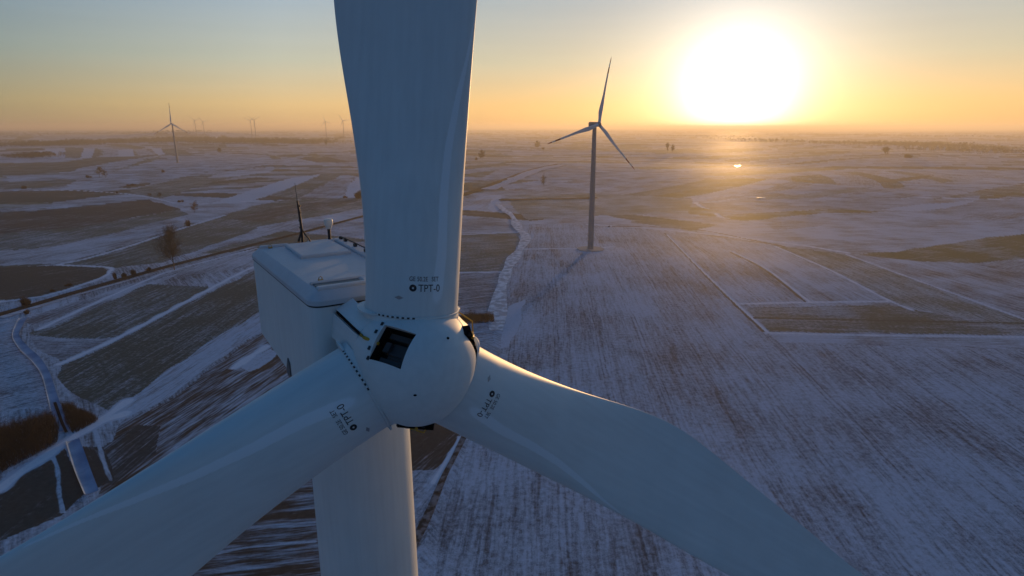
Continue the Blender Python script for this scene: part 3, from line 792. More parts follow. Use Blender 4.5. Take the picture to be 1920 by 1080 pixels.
M['asphalt'] = ribbon_mat('worn_asphalt', (0.014, 0.013, 0.013), (0.026, 0.024, 0.023), 0.2, bump=0.02)
M['ditchbank'] = ribbon_mat('dark_ditch', (0.035, 0.032, 0.024), (0.06, 0.052, 0.038), 0.3, bump=0.05)
M['track'] = ribbon_mat('snowy_track', (0.42, 0.42, 0.45), (0.80, 0.81, 0.85), 0.25)
M['icy'] = ribbon_mat('ice_under_snow', (0.16, 0.25, 0.39), (0.27, 0.37, 0.52), 0.12, 0.5)
M['mudtrack'] = ribbon_mat('muddy_track', (0.045, 0.038, 0.033), (0.22, 0.21, 0.22), 0.5)
M['snowbank'] = ribbon_mat('snow_bank', (0.40, 0.42, 0.48), (0.58, 0.60, 0.66), 0.3)
M['ice'] = simple_mat('frozen_pond', (0.30, 0.33, 0.38), 0.3, spec=0.6)

ROAD = [(-120, 622), (0, 590), (60, 573), (130, 552), (250, 518), (330, 496), (480, 458), (560, 438), (685, 405), (780, 384), (870, 366)]
ribbon('road', ROAD, 6.6, M['asphalt'], jitter=0.05)
ribbon('road', [(860, 368), (900, 356), (950, 337), (1000, 319), (1050, 308)], 17.0, M['asphalt'], jitter=0.1, seed=12)
ribbon('snow_verge', [(0, 597), (130, 558), (250, 524), (335, 501), (480, 463)], 3.2, M['snowbank'], jitter=0.6, lift=0.1, seed=5)
ribbon('snow_verge', [(915, 356), (950, 343), (985, 328), (1010, 319), (1055, 309.5)], 26.0, M['snowbank'], jitter=0.3, lift=0.1, seed=6)
ribbon('farm_track', [(934, 384), (945, 394), (961, 407), (973, 430), (986, 444), (979, 462), (956, 496), (940, 540), (933, 585), (930, 620)], 8.0, M['track'], jitter=0.3, seed=3)
ribbon('dark_track', [(936, 375.5), (1000, 374), (1060, 373), (1120, 371.5)], 16.0, M['ditchbank'], jitter=0.25, seed=4)
ribbon('frozen_ditch', [(44, 597), (36, 612), (30, 632), (46, 655), (68, 676), (86, 703), (98, 742), (108, 776), (121, 808)], 3.4, M['icy'], jitter=0.2,
       prof=[(-1, 0.35), (-0.7, 0.05), (0, 0.0), (0.7, 0.05), (1, 0.3)], seed=7)
ribbon('frozen_ditch', [(136, 826), (144, 850), (156, 885), (172, 925)], 3.6, M['icy'], jitter=0.08,
       prof=[(-1, 0.5), (-0.75, 0.06), (0, 0.0), (0.8, 0.05), (1, 0.25)], seed=8)
ribbon('ditch_water', [(103, 756), (110, 776), (117, 795), (125, 812)], 0.9, M['black'], lift=0.3, jitter=0.3, seed=9)
ribbon('muddy_track', [(872, 815), (850, 860), (832, 895), (805, 960), (780, 1012), (765, 1040)], 2.2, M['mudtrack'], jitter=0.25, seed=10)


# ------------------------------------------------------------------ the near turbine
HUB = np.array([-2.746, 14.942, CAM_Z - 5.949])
PSI, TAU, CONE, TH = R(25.04), R(4.82), R(1.69), R(6.29)
ax_n = np.array([math.sin(PSI) * math.cos(TAU), -math.cos(PSI) * math.cos(TAU), math.sin(TAU)])
ax_r = np.array([math.cos(PSI), math.sin(PSI), 0])
ax_u = np.cross(ax_n, ax_r)
PSN = R(32.0)                                        # heading of the nacelle
nac_c = np.array([math.sin(PSN), -math.cos(PSN), 0])
nac_r = np.array([math.cos(PSN), math.sin(PSN), 0])
TOWER_BASE = HUB - nac_c * 5.0
TOWER_BASE[2] = float(terrain(TOWER_BASE[0], TOWER_BASE[1]))


def mat4(x, y, z, o):
    m = Matrix.Identity(4)
    for i in range(3):
        m[i][0], m[i][1], m[i][2], m[i][3] = x[i], y[i], z[i], o[i]
    return m


def blade_profile(s):
    ks = [1.3, 2.2, 3.3, 5.2, 7.5, 9.5, 12, 14.5, 17, 21, 28, 36, 44, 49.5, 51.2, 51.6]
    le = [1.20, 1.19, 1.16, 1.15, 1.17, 1.20, 1.32, 1.40, 1.28, 1.05, 0.80, 0.62, 0.46, 0.32, 0.20, 0.02]
    te = [1.20, 1.45, 1.72, 1.93, 2.18, 2.30, 2.08, 1.78, 1.53, 1.06, 0.90, 0.80, 0.58, 0.36, 0.16, 0.02]
    th = [2.40, 2.38, 2.25, 1.85, 1.38, 1.12, 0.90, 0.76, 0.66, 0.54, 0.38, 0.26, 0.17, 0.09, 0.05, 0.01]
    w = [0.0, 0.05, 0.18, 0.48, 0.85, 1, 1, 1, 1, 1, 1, 1, 1, 1, 1, 1]
    tw = [14, 14, 14, 13, 11, 9, 7.5, 6.5, 5.5, 4, 2.5, 1.2, 0.2, -0.5, -0.5, -0.5]
    return [float(np.interp(s, ks, a)) for a in (le, te, th, w, tw)]


def smooth_tab(ss):
    """profile tables, smoothed along the span"""
    P = np.array([blade_profile(s) for s in ss])
    return P


def blade_mesh(name, spans, nseg):
    fine = np.linspace(1.3, 51.6, 600)
    P = np.array([blade_profile(s) for s in fine])
    ker = np.hanning(49); ker /= ker.sum()
    Q = np.stack([np.convolve(np.pad(P[:, i], 24, mode='edge'), ker, 'valid') for i in range(5)], 1)
    near_end = (fine < 2.2) | (fine > 50.0)
    Q[near_end] = P[near_end]
    V, S, T = [], [], []
    for s in spans:
        le, te, th, w, tw = (float(np.interp(s, fine, Q[:, i])) for i in range(5))
        for k in range(nseg):
            a = 2 * math.pi * k / nseg                 # 0 = leading edge (+t), 90 deg = front (+m)
            ct, sm = math.cos(a), math.sin(a)
            ct_, sm_ = 1.2 * ct, th / 2 * sm           # round root
            xc = (1 - ct) / 2                          # 0 leading edge .. 1 trailing edge
            yt = 2.6 * (0.2969 * math.sqrt(max(xc, 0)) - 0.126 * xc - 0.3516 * xc ** 2 + 0.2843 * xc ** 3 - 0.1015 * xc ** 4)
            yt = yt / 0.65 * 0.5 * 1.25 * th + 0.012 * (1 - abs(ct))
            side = 1 if sm >= 0 else -1
            camb = -0.10 * th * math.sin(math.pi * min(1, xc))
            if side > 0: yt *= 0.80
            t_a = le - xc * (le + te)
            m_a = side * yt + camb
            if abs(sm) < 1e-9: m_a = camb
            t = (1 - w) * ct_ + w * t_a; m = (1 - w) * sm_ + w * m_a
            rt = R(tw) * sstep(2.0, 9.0, s)
            t2 = t * math.cos(rt) - m * math.sin(rt) * 1.0
            m2 = m * math.cos(rt) + t * math.sin(rt) * 1.0
            m2 += 0.168 * s * s / 100.0 * (1 if s < 25 else 1) * 0.6
            V.append((t2, -m2, s))
            S.append(s); T.append(math.degrees(a))
    ns = len(spans)
    F, MI = [], []
    for i in range(ns - 1):
        for k in range(nseg):
            F.append((i * nseg + k, (i + 1) * nseg + k, (i + 1) * nseg + (k + 1) % nseg, i * nseg + (k + 1) % nseg))
            sm_ = (spans[i] + spans[i + 1]) / 2
            MI.append(1 if (38.5 < sm_ < 43.5 or sm_ > 47.0) else 0)
    F.append(tuple((ns - 1) * nseg + k for k in range(nseg))); MI.append(1)
    me = bpy.data.meshes.new(name)
    me.from_pydata(V, [], F)
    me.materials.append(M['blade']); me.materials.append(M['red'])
    me.polygons.foreach_set('material_index', MI)
    me.polygons.foreach_set('use_smooth', [True] * len(F))
    # a light reflection painted as a lighter strip: 33 deg round from the front at the root, running out into the leading edge
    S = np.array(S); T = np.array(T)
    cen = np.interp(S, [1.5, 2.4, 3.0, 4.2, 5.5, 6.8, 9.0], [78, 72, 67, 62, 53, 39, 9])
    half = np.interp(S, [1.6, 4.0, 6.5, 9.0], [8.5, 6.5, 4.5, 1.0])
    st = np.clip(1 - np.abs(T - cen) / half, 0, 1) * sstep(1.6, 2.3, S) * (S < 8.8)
    A = me.attributes.new('edge_highlight', 'FLOAT', 'POINT'); A.data.foreach_set('value', st.astype(np.float32))
    bm = bmesh.new(); bm.from_mesh(me); bmesh.ops.recalc_face_normals(bm, faces=bm.faces); bm.to_mesh(me); bm.free()
    return me


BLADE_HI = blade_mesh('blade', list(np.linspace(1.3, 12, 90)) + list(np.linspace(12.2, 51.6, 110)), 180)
BLADE_LO = blade_mesh('far_blade', [1.3, 2.5, 4, 6, 8, 10, 13, 17, 22, 30, 38.5, 43.5, 47, 50, 51.6], 20)


def blade_matrix(k):
    a = TH + k * 2 * math.pi / 3
    d0 = math.cos(a) * ax_u + math.sin(a) * ax_r
    t = -math.sin(a) * ax_u + math.cos(a) * ax_r
    d = math.cos(CONE) * d0 + math.sin(CONE) * ax_n
    m = np.cross(d, t); m = m * np.sign(m @ ax_n)
    return mat4(t, -m, d, HUB - TOWER_BASE), t, m, d


turbine = empty('wind_turbine', TOWER_BASE, 'huge white wind turbine close up with black lettering and an open hub hatch', 'wind turbine', 'wind turbines on the plain')


def text_mesh(body, size):
    cu = bpy.data.curves.new('lettering', 'FONT')
    cu.body = body; cu.size = size; cu.align_x = 'LEFT'; cu.resolution_u = 4
    ob = bpy.data.objects.new('lettering_tmp', cu)
    C.objects.link(ob)
    dg = bpy.context.evaluated_depsgraph_get()
    me = bpy.data.meshes.new_from_object(ob.evaluated_get(dg))
    bpy.data.objects.remove(ob)
    return me


def lettering(mesh_pts, faces, blade_ob):
    """lay flat letters (x along the blade's width, y along its length) on to the front of the blade"""
    from mathutils.bvhtree import BVHTree
    bvh = BVHTree.FromPolygons([v.co for v in blade_ob.data.vertices], [p.vertices for p in blade_ob.data.polygons])
    V = []
    for x, y in mesh_pts:
        hit, nrm, _, _ = bvh.ray_cast(Vector((x, -5, y)), Vector((0, 1, 0)))
        if hit is None: hit, nrm = Vector((x, -1.2, y)), Vector((0, -1, 0))
        if nrm.y > 0: nrm = -nrm
        V.append(hit + nrm * 0.006)
    return V


def make_text_geo():
    """one flat mesh: the small line, the round mark and the big line"""
    V, F = [], []

    def put(me, ox, oy, sx=1.0):
        bm = bmesh.new(); bm.from_mesh(me)
        bmesh.ops.triangulate(bm, faces=bm.faces)
        for _ in range(2):
            le = [e for e in bm.edges if e.calc_length() > 0.05]
            if le: bmesh.ops.subdivide_edges(bm, edges=le, cuts=1)
            bmesh.ops.triangulate(bm, faces=bm.faces)
        bm.verts.ensure_lookup_table()
        k = len(V)
        for v in bm.verts: V.append((ox + v.co.x * sx, oy + v.co.y))
        for f in bm.faces: F.append(tuple(v.index + k for v in f.verts))
        bm.free()
    TX, TY = TEXT_AT
    put(text_mesh('GE 50.2E', 0.16), TX, TY + 0.25, 0.76)
    put(text_mesh('SET', 0.16), TX + 0.545, TY + 0.25, 0.76)
    put(text_mesh('TPT-0', 0.25), TX + 0.21, TY, 0.88)
    # round mark: a ring with a small hole, as on the photograph
    k = len(V); n = 28
    for rr in (0.085, 0.025):
        for i in range(n):
            V.append((TX + 0.085 + rr * math.cos(2 * math.pi * i / n), TY + 0.085 + rr * math.sin(2 * math.pi * i / n)))
    for i in range(n):
        F.append((k + i, k + (i + 1) % n, k + n + (i + 1) % n)); F.append((k + i, k + n + (i + 1) % n, k + n + i))
    return V, F


TEXT_AT = (-0.40, 2.03)
tv, tf = make_text_geo()
for k in range(3):
    Mx, t_, m_, d_ = blade_matrix(k)
    bl = link(bpy.data.objects.new('blade', BLADE_HI), turbine)
    bl.matrix_basis = Mx
    lv = lettering(tv, tf, bl)
    lo = mesh_from('lettering', lv, tf, M['ink'], bl, smooth=False)
    recalc(lo)
    # collar with its ring of studs
    mb = MB()
    n = 72
    prof = [(1.06, 1.18), (1.235, 1.18), (1.235, 1.30), (1.215, 1.33), (1.215, 1.40), (1.19, 1.40)]
    V = [(r_ * math.cos(2 * math.pi * i / n), r_ * math.sin(2 * math.pi * i / n), s) for r_, s in prof for i in range(n)]
    F = [(a * n + i, a * n + (i + 1) % n, (a + 1) * n + (i + 1) % n, (a + 1) * n + i) for a in range(len(prof) - 1) for i in range(n)]
    mb.add(V, F)
    mb.build('root_collar', M['paint'], bl)
    mb = MB()
    nt_ = 240
    V = []
    for z_ in (1.340, 1.352, 1.398, 1.408):
        for i in range(nt_):
            a = 2 * math.pi * i / nt_
            rr = 1.236 if 1.35 < z_ < 1.40 else 1.2165
            V.append((rr * math.cos(a), -rr * math.sin(a), z_))
    for j in range(3):
        for i in range(nt_):
            deg_ = 360 * (i + 0.5) / nt_
            show = (k == 0 and 100 < deg_ < 255) or (k == 2 and (deg_ < 75 or deg_ > 285))
            mb.add([], [])
            mb.f.append(tuple(q for q in (j * nt_ + i, j * nt_ + (i + 1) % nt_, (j + 1) * nt_ + (i + 1) % nt_, (j + 1) * nt_ + i)))
            mb.mi.append(1 if (j == 1 and show and i % 4 < 2) else 0)
    mb.v += V
    mb.build('bolt_ring', M['paint'], bl, smooth=False, mats=[M['paint'], M['dark']])
    mb = MB()
    nA = 46
    V = []
    A_ = np.radians(np.linspace(150, 372, nA))
    for r_, s_ in ((1.20, 1.325), (1.44, 1.325), (1.46, 1.345), (1.46, 1.375), (1.25, 1.395), (1.20, 1.395)):
        for a in A_:
            w_ = 1 + 0.05 * math.sin(3 * a)
            rr = r_ if r_ < 1.3 else 1.22 + (r_ - 1.22) * max(0.05, math.sin(math.pi * (a - A_[0]) / (A_[-1] - A_[0])) ** 0.4) * w_
            V.append((rr * math.cos(a), -rr * math.sin(a), s_))
    F = [(j * nA + i, j * nA + i + 1, (j + 1) * nA + i + 1, (j + 1) * nA + i) for j in range(5) for i in range(nA - 1)]
    mb.add(V, F)
    mb.build('root_flange', M['paint'], bl, deg=40)
    # small pale maker's plate and two drain marks
    mb = MB()
    for sx, sy, w_, h_ in ((-0.62, 1.86, 0.10, 0.05),):
        hv = lettering([(sx - w_, sy), (sx, sy - h_), (sx + w_, sy), (sx, sy + h_), (sx, sy)], None, bl)
        mb.add(hv, [(0, 1, 4), (1, 2, 4), (2, 3, 4), (3, 0, 4)])
    mb.build('warning_plate', M['steel'], bl, smooth=False)

# ---- hub: in rotor coordinates x = right, y = up, z = forward
HUBM = mat4(ax_r * math.cos(TH) - ax_u * math.sin(TH), ax_u * math.cos(TH) + ax_r * math.sin(TH), ax_n, HUB - TOWER_BASE)


def hub_r(a, c, cn=2.2, c0=0.15, rf=1.30):
    aa = np.abs((a + np.pi / 3) % (2 * np.pi / 3) - np.pi / 3)
    rc = 1.9 - 0.09 * (c + 1.8)
    rf = rf + 0.13 * sstep(0.15, 0.8, c)
    rb = ((rf / np.cos(aa)) ** -9 + rc ** -9) ** (-1 / 9)
    t = np.clip((c - c0) / (cn - c0), 0, 1); k = t ** 1.3
    return ((1 - k) * rb + k * 1.63) * np.sqrt(np.clip(1 - t ** 2.5, 0, 1))


HATCH = [np.array(p) for p in ((-0.87, 1.14, 1.05), (-0.40, 0.98, 1.72), (-0.82, 0.29, 1.93), (-1.29, 0.50, 1.33))]
h_c = sum(HATCH) / 4
h_e1 = (HATCH[3] - HATCH[0]); h_l1 = np.linalg.norm(h_e1); h_e1 /= h_l1
h_e2 = (HATCH[1] - HATCH[0]); h_e2 -= h_e1 * (h_e2 @ h_e1); h_l2 = np.linalg.norm(h_e2); h_e2 /= h_l2
h_n = np.cross(h_e2, h_e1); h_n *= np.sign(h_n @ h_c)


def rot_z(p, k):
    a = -k * 2 * math.pi / 3
    p = np.asarray(p, float)
    return np.array([p[0] * math.cos(a) - p[1] * math.sin(a), p[0] * math.sin(a) + p[1] * math.cos(a), p[2]])


def build_hub():
    na = 240
    cs = np.concatenate([np.linspace(-1.0, 0.2, 10), 0.2 + (2.2 - 0.2) * np.sin(np.linspace(0.03, 1, 40) * np.pi / 2) ** 0.8])
    V, F = [], []
    for c in cs:
        for i in range(na):
            a = 2 * math.pi * i / na
            r_ = max(float(hub_r(a, c)), 0.004)
            V.append((r_ * math.sin(a), r_ * math.cos(a), c))
    nr = len(cs)
    for j in range(nr - 1):
        for i in range(na):
            F.append((j * na + i, j * na + (i + 1) % na, (j + 1) * na + (i + 1) % na, (j + 1) * na + i))
    F.append(tuple((nr - 1) * na + i for i in range(na)))
    F.append(tuple(range(na)))
    hub = mesh_from('hub', V, F, M['paint'], None)
    recalc(hub)
    # opening of the service hatch, and two cuts added as dark gaps behind the rim
    mb = MB()
    hat = [(h_c, h_l1 * 1.10, h_l2 * 1.08)] + [(h_c - h_e2 * 0.52 + h_n * 0.10, h_l1 * 1.15, 0.34)] * 2
    for k in range(3):
        c = rot_z(hat[k][0] + h_n * 0.15, k)
        mb.box(c, rot_z(h_e1, k) * hat[k][1] / 2, rot_z(h_e2, k) * hat[k][2] / 2, rot_z(h_n, k) * 0.62)
    cut = mb.build('cutter', M['black'], None, smooth=False)
    mod = hub.modifiers.new('cut', 'BOOLEAN'); mod.operation = 'DIFFERENCE'; mod.object = cut; mod.solver = 'EXACT'
    dg = bpy.context.evaluated_depsgraph_get()
    me = bpy.data.meshes.new_from_object(hub.evaluated_get(dg))
    hub.modifiers.clear(); hub.data = me
    bpy.data.objects.remove(cut)
    me.polygons.foreach_set('use_smooth', [True] * len(me.polygons))
    sharp(hub, 32)
    hub.parent = turbine
    hub.matrix_basis = HUBM
    for k in range(3):
        E1, E2, EN = rot_z(h_e1, k), rot_z(h_e2, k), rot_z(h_n, k)
        ctr = rot_z(hat[k][0], k)

        def loc(a, b, h):
            return ctr + E1 * a * hat[k][1] / 2 + E2 * b * hat[k][2] / 2 + EN * h
        # dark lining of the opening, set 3 mm inside its walls, with a floor and machinery
        mb = MB()
        s, dp = 0.985, -0.45
        tops = [-0.06 if True else 0] * 4
        cn_ = [(-s, -s), (s, -s), (s, s), (-s, s)]
        top = []
        for a, b in cn_:
            top.append(loc(a, b, -0.012))
        bot = [loc(a, b, dp) for a, b in cn_]
        mb.add(top + bot, [(0, 1, 5, 4), (1, 2, 6, 5), (2, 3, 7, 6), (3, 0, 4, 7), (4, 5, 6, 7)])
        mb.build('opening_lining', M['black'], hub, smooth=False)
        mb = MB()
        if k: mb.box(loc(0.0, 0.0, -0.36), E1 * 0.2, E2 * 0.08, EN * 0.05)
        else: mb.box(loc(0.05, 0.10, -0.36), E1 * 0.20, E2 * 0.24, EN * 0.06)
        if not k: mb.box(loc(0.0, 0.72, -0.30), E1 * 0.34, E2 * 0.07, EN * 0.10)
        if not k: mb.box(loc(-0.70, 0.0, -0.30), E1 * 0.07, E2 * 0.34, EN * 0.10)
        if not k: mb.box(loc(0.72, 0.05, -0.30), E1 * 0.06, E2 * 0.34, EN * 0.08)
        if not k: mb.box(loc(0.0, -0.55, -0.28), E1 * 0.13, E2 * 0.08, EN * 0.12)
        if not k: mb.box(loc(0.25, 0.12, -0.27), E1 * 0.03, E2 * 0.22, EN * 0.03)
        o = mb.build('hub_equipment', M['machine'], hub, smooth=False)
        # black hinges along the back edge of the opening
        for a in (-0.98, -0.45, 0.45, 0.98):
            mb = MB()
            p = loc(a, -1.13, 0)
            rr = math.atan2(p[0], p[1]); r_ = float(hub_r(rr, p[2]))
            mb.box((r_ * math.sin(rr), r_ * math.cos(rr), p[2]), E1 * 0.045, E2 * 0.03, EN * 0.03)
            mb.build('hinge', M['dark'], hub, smooth=False)
        # cover plates running back to the nacelle, a slot between them, the rod with a yellow end
        a0 = math.radians(-60) + k * 2 * math.pi / 3
        for nm, lo_a, hi_a, back in (('cover_plate', -57.6, -42.0, -1.98), ('cover_plate', -82.0, -61.2, -1.95)):
            mb = MB()
            A = np.radians(np.linspace(lo_a, hi_a, 10))
            Cc = np.linspace(back, 0.55, 14)
            V, F = [], []
            for off in (0.03, -0.03):
                for c in Cc:
                    for a in A:
                        aa = a + k * 2 * math.pi / 3
                        # a flat plate: straight across, resting on the shell at its two edges
                        def rim(q):
                            q = math.radians(q) + k * 2 * math.pi / 3
                            rr = (float(hub_r(q, c)) if c > -1.0 else float(hub_r(q, -1.0)) + 0.09 * (-1.0 - c)) + (0.045 + 0.05 * float(sstep(0.0, -1.9, c))) * (1 - float(sstep(0.2, 0.6, c))) + off
                            return np.array([rr * math.sin(q), rr * math.cos(q), c])
                        f_ = (math.degrees(a) - lo_a) / (hi_a - lo_a)
                        V.append(rim(lo_a) * (1 - f_) + rim(hi_a) * f_)
            na_, nc_ = len(A), len(Cc)
            for L_ in (0, 1):
                for j in range(nc_ - 1):
                    for i in range(na_ - 1):
                        q = L_ * na_ * nc_ + j * na_ + i
                        F.append((q, q + 1, q + na_ + 1, q + na_))
            ring = [j * na_ for j in range(nc_)] + [(nc_ - 1) * na_ + i for i in range(1, na_)] + [j * na_ + na_ - 1 for j in range(nc_ - 2, -1, -1)] + [i for i in range(na_ - 2, 0, -1)]
            for i in range(len(ring)):
                p, q = ring[i], ring[(i + 1) % len(ring)]
                F.append((p, q, q + na_ * nc_, p + na_ * nc_))
            mb.add(V, F)
            pl = mb.build(nm, M['paint'], hub)
            mb = MB()
            ab = math.radians((lo_a + hi_a) / 2) + k * 2 * math.pi / 3
            r_ = float(hub_r(ab, -1.0)) + 0.09 * 0.66 + 0.03
            e_r = np.array([math.sin(ab), math.cos(ab), 0]); e_t = np.array([math.cos(ab), -math.sin(ab), 0])
            mb.box(e_r * r_ + np.array([0, 0, back + 0.14]), e_r * 0.02, e_t * 0.03, np.array([0, 0, 0.03]))
            mb.build('bolt', M['black'], hub, smooth=False)
        am = math.radians(-59.4) + k * 2 * math.pi / 3

        def rodp(c, h=0.03):
            r_ = float(hub_r(am, c)) if c > -1.0 else float(hub_r(am, -1.0)) + 0.09 * (-1.0 - c)
            return np.array([(r_ + h) * math.sin(am), (r_ + h) * math.cos(am), c])
        mb = MB()
        mb.tube([rodp(c) for c in np.linspace(-2.0, 0.75, 14)], 0.035, 8)
        mb.build('slot_seal', M['black'], hub)
        mb = MB()
        mb.tube([rodp(0.72, 0.05), rodp(0.9, 0.05), loc(0.05, -0.92, -0.02)], 0.042, 8)
        mb.build('yellow_rod', M['yellow'], hub)
    # small vents on the nose: a dark hole in a low teardrop rim
    for (x, y) in ((0.42, 0.95), (-0.43, -0.30)):
        a = math.atan2(x, y); rad = math.hypot(x, y)
        cc = np.linspace(2.2, 0.5, 800); c = float(cc[np.argmin(np.abs(hub_r(a, cc) - rad))])

        def sp(dx, dy, h):
            xx, yy = x + dx, y + dy
            aa = math.atan2(xx, yy); rr = math.hypot(xx, yy)
            c_ = float(cc[np.argmin(np.abs(hub_r(aa, cc) - rr))])
            return np.array([xx, yy, c_]) + np.array([xx, yy, c_ * 1.2]) / np.linalg.norm([xx, yy, c_ * 1.2]) * h
        n = 20
        for nm, mt, rx, ry, h0, h1 in (('vent_rim', M['paint'], 0.11, 0.08, 0.001, 0.010), ('vent_hole', M['black'], 0.040, 0.028, 0.013, 0.015)):
            V = [sp(rx * math.cos(2 * math.pi * i / n), ry * math.sin(2 * math.pi * i / n), h0) for i in range(n)]
            V += [sp(0.6 * rx * math.cos(2 * math.pi * i / n), 0.6 * ry * math.sin(2 * math.pi * i / n), h1) for i in range(n)]
            V.append(sp(0, 0, h1))
            F = [(i, (i + 1) % n, n + (i + 1) % n, n + i) for i in range(n)] + [(n + i, n + (i + 1) % n, 2 * n) for i in range(n)]
            mb = MB(); mb.add(V, F); mb.build(nm, mt, hub, deg=80)
    # cast core behind the shell and the main shaft
    mb = MB()
    mb.tube([(0, 0, -0.98), (0, 0, -1.35), (0, 0, -1.36), (0, 0, -2.3)], [1.2, 1.2, 0.9, 0.9], 40)
    mb.build('hub_core', M['dark'], hub)
    # yellow-tipped grab rails between the lower and right-hand blades
    for k, sgn in ((1, 1), (2, 1)):
        am = math.radians(-60) + k * 2 * math.pi / 3
        mb = MB()
        P0 = [(-26, 0.35), (-18, 0.75), (-6, 0.95), (6, 0.62)]
        pts = []
        for da, c in ((-30, -0.15), (-24, 0.2), (-8, 0.75), (4, 0.72)):
            aa = am + math.radians(da)
            r_ = float(hub_r(aa, c)) + (0.05 if da < -28 or da > 3 else 0.22)
            pts.append((r_ * math.sin(aa), r_ * math.cos(aa), c))
        mb.tube(pts, 0.02, 8)
        mb.build('grab_rail', M['yellow'], hub)
    return hub


hub = build_hub()

# ---- nacelle, in its own coordinates: x right, y forward, z up, origin at the hub centre
NACM = mat4(nac_r, nac_c, (0, 0, 1), HUB - TOWER_BASE)


def footprint(grow=0.0, front=-1.92, rear=-9.85):
    """rounded plan of the nacelle; tapers a little to the front"""
    c = [(-1.98 - grow, front + grow, 0.42), (1.36 + grow, front + grow, 0.42), (1.42 + grow, rear - grow, 0.30), (-2.22 - grow, rear - grow, 0.30)]
    out = []
    for i in range(4):
        p = np.array(c[i][:2]); rad = max(0.05, c[i][2] + grow)
        a = np.array(c[i - 1][:2]) - p; b = np.array(c[(i + 1) % 4][:2]) - p
        a /= np.linalg.norm(a); b /= np.linalg.norm(b)
        s, e = p + a * rad, p + b * rad
        for k in range(9):
            t = k / 8
            out.append((1 - t) ** 2 * s + 2 * t * (1 - t) * p + t * t * e)
    return out


def layers(mb, ls, cap_top=True, cap_bot=True):
    n = len(ls[0][0])
    V = []
    for pts, zz in ls:
        for i, p in enumerate(pts):
            V.append((p[0], p[1], zz(p) if callable(zz) else zz))
    F = [(j * n + i, j * n + (i + 1) % n, (j + 1) * n + (i + 1) % n, (j + 1) * n + i) for j in range(len(ls) - 1) for i in range(n)]
    if cap_bot: F.append(tuple(range(n - 1, -1, -1)))
    if cap_top: F.append(tuple((len(ls) - 1) * n + i for i in range(n)))
    mb.add(V, F)


mb = MB()
zb = lambda p: -2.0 + 0.30 * float(sstep(-5.5, -9.8, p[1]))
layers(mb, [(footprint(-0.30), lambda p: zb(p) - 0.12), (footprint(-0.10), lambda p: zb(p) - 0.05), (footprint(0), zb), (footprint(0), lambda p: zb(p) + 0.25), (footprint(0), 0.2), (footprint(0), 1.20)])
nac = mb.build('nacelle', M['paint'], turbine)
nac.matrix_basis = NACM
mb = MB(); layers(mb, [(footprint(0.0), 1.185), (footprint(0.012), 1.19), (footprint(0.012), 1.238), (footprint(0.0), 1.239)], False, False)
mb.build('seam', M['dark'], nac)
mb = MB()
crown = lambda p: 1.60 + 0.05 * (1 - min(1, ((p[0] + 0.4) / 2.2) ** 2))
layers(mb, [(footprint(-0.06), 1.24), (footprint(0.03), 1.24), (footprint(0.035), 1.26), (footprint(0.03), 1.37), (footprint(0.01), 1.40), (footprint(-0.22), 1.575), (footprint(-0.27), 1.60), (footprint(-0.9), 1.625)])
roof = mb.build('roof', M['roof'], nac, deg=22)


def slab(mb, x0, x1, y0, y1, z0, z1, bev=0.04):
    V = []
    for z, g in ((z0, 0), (z1 - bev, 0), (z1, -bev)):
        V += [(x0 - g, y0 - g, z), (x1 + g, y0 - g, z), (x1 + g, y1 + g, z), (x0 - g, y1 + g, z)]
    F = [(j * 4 + i, j * 4 + (i + 1) % 4, (j + 1) * 4 + (i + 1) % 4, (j + 1) * 4 + i) for j in range(2) for i in range(4)] + [(8, 9, 10, 11), (3, 2, 1, 0)]
    mb.add(V, F)


mb = MB(); slab(mb, -1.12, 0.62, -9.15, -6.62, 1.60, 1.74)
mb.build('roof_hatch', M['roof'], nac, deg=25)
mb = MB(); slab(mb, 0.80, 1.14, -9.55, -3.2, 1.60, 1.72)
mb.build('roof_rib', M['roof'], nac, deg=25)
mb = MB(); slab(mb, -1.70, 0.9, -2.42, -2.20, 1.56, 1.70); slab(mb, -1.72, 0.9, -3.05, -2.92, 1.58, 1.69); slab(mb, -0.32, 0.9, -2.95, -2.43, 1.58, 1.68)
mb.build('front_tray_frame', M['roof'], nac, deg=25)
mb = MB(); slab(mb, -1.66, -0.34, -2.91, -2.43, 1.60, 1.64, 0.01)
mb.build('front_tray_shade', M['grey'], nac, deg=25)  # floor of the sunken tray, its shade put into the dark grey
mb = MB(); slab(mb, -1.95, -0.9, -9.60, -9.42, 1.55, 1.69); slab(mb, -0.2, 0.9, -9.62, -9.36, 1.55, 1.70)
mb.build('rear_ridge', M['roof'], nac, deg=25)
mb = MB()
mb.tube([(1.02, -9.3, 1.80), (1.02, -8.2, 1.84), (1.04, -6.6, 1.84), (1.05, -3.4, 1.82)], 0.025, 8)
for y_ in (-9.2, -8.6, -7.4, -6.2, -5.0, -3.8):
    mb.box((1.02, y_, 1.77), (0.05, 0, 0), (0, 0.09, 0), (0, 0, 0.05))
mb.build('safety_rail', M['dark'], nac)
for (x_, y_) in ((-1.35, -3.25), (-1.62, -9.25), (-0.62, -9.25), (0.55, -3.1), (0.9, -3.3)):
    mb = MB()
    mb.box((x_, y_, 1.64), (0.07, 0, 0), (0, 0.05, 0), (0, 0, 0.025))
    mb.tube([(x_ - 0.05, y_, 1.64), (x_ - 0.045, y_, 1.72), (x_, y_, 1.75), (x_ + 0.045, y_, 1.72), (x_ + 0.05, y_, 1.64)], 0.014, 6)
    mb.build('lifting_lug', M['brass'], nac)
mb = MB()                                             # panel joint on the front face, dark opening by the tower
slab(mb, -0.95, -0.93, -1.93, -1.905, -1.7, 1.19, 0.003)
mb.build('panel_joint', M['dark'], nac, smooth=False)
mb = MB()
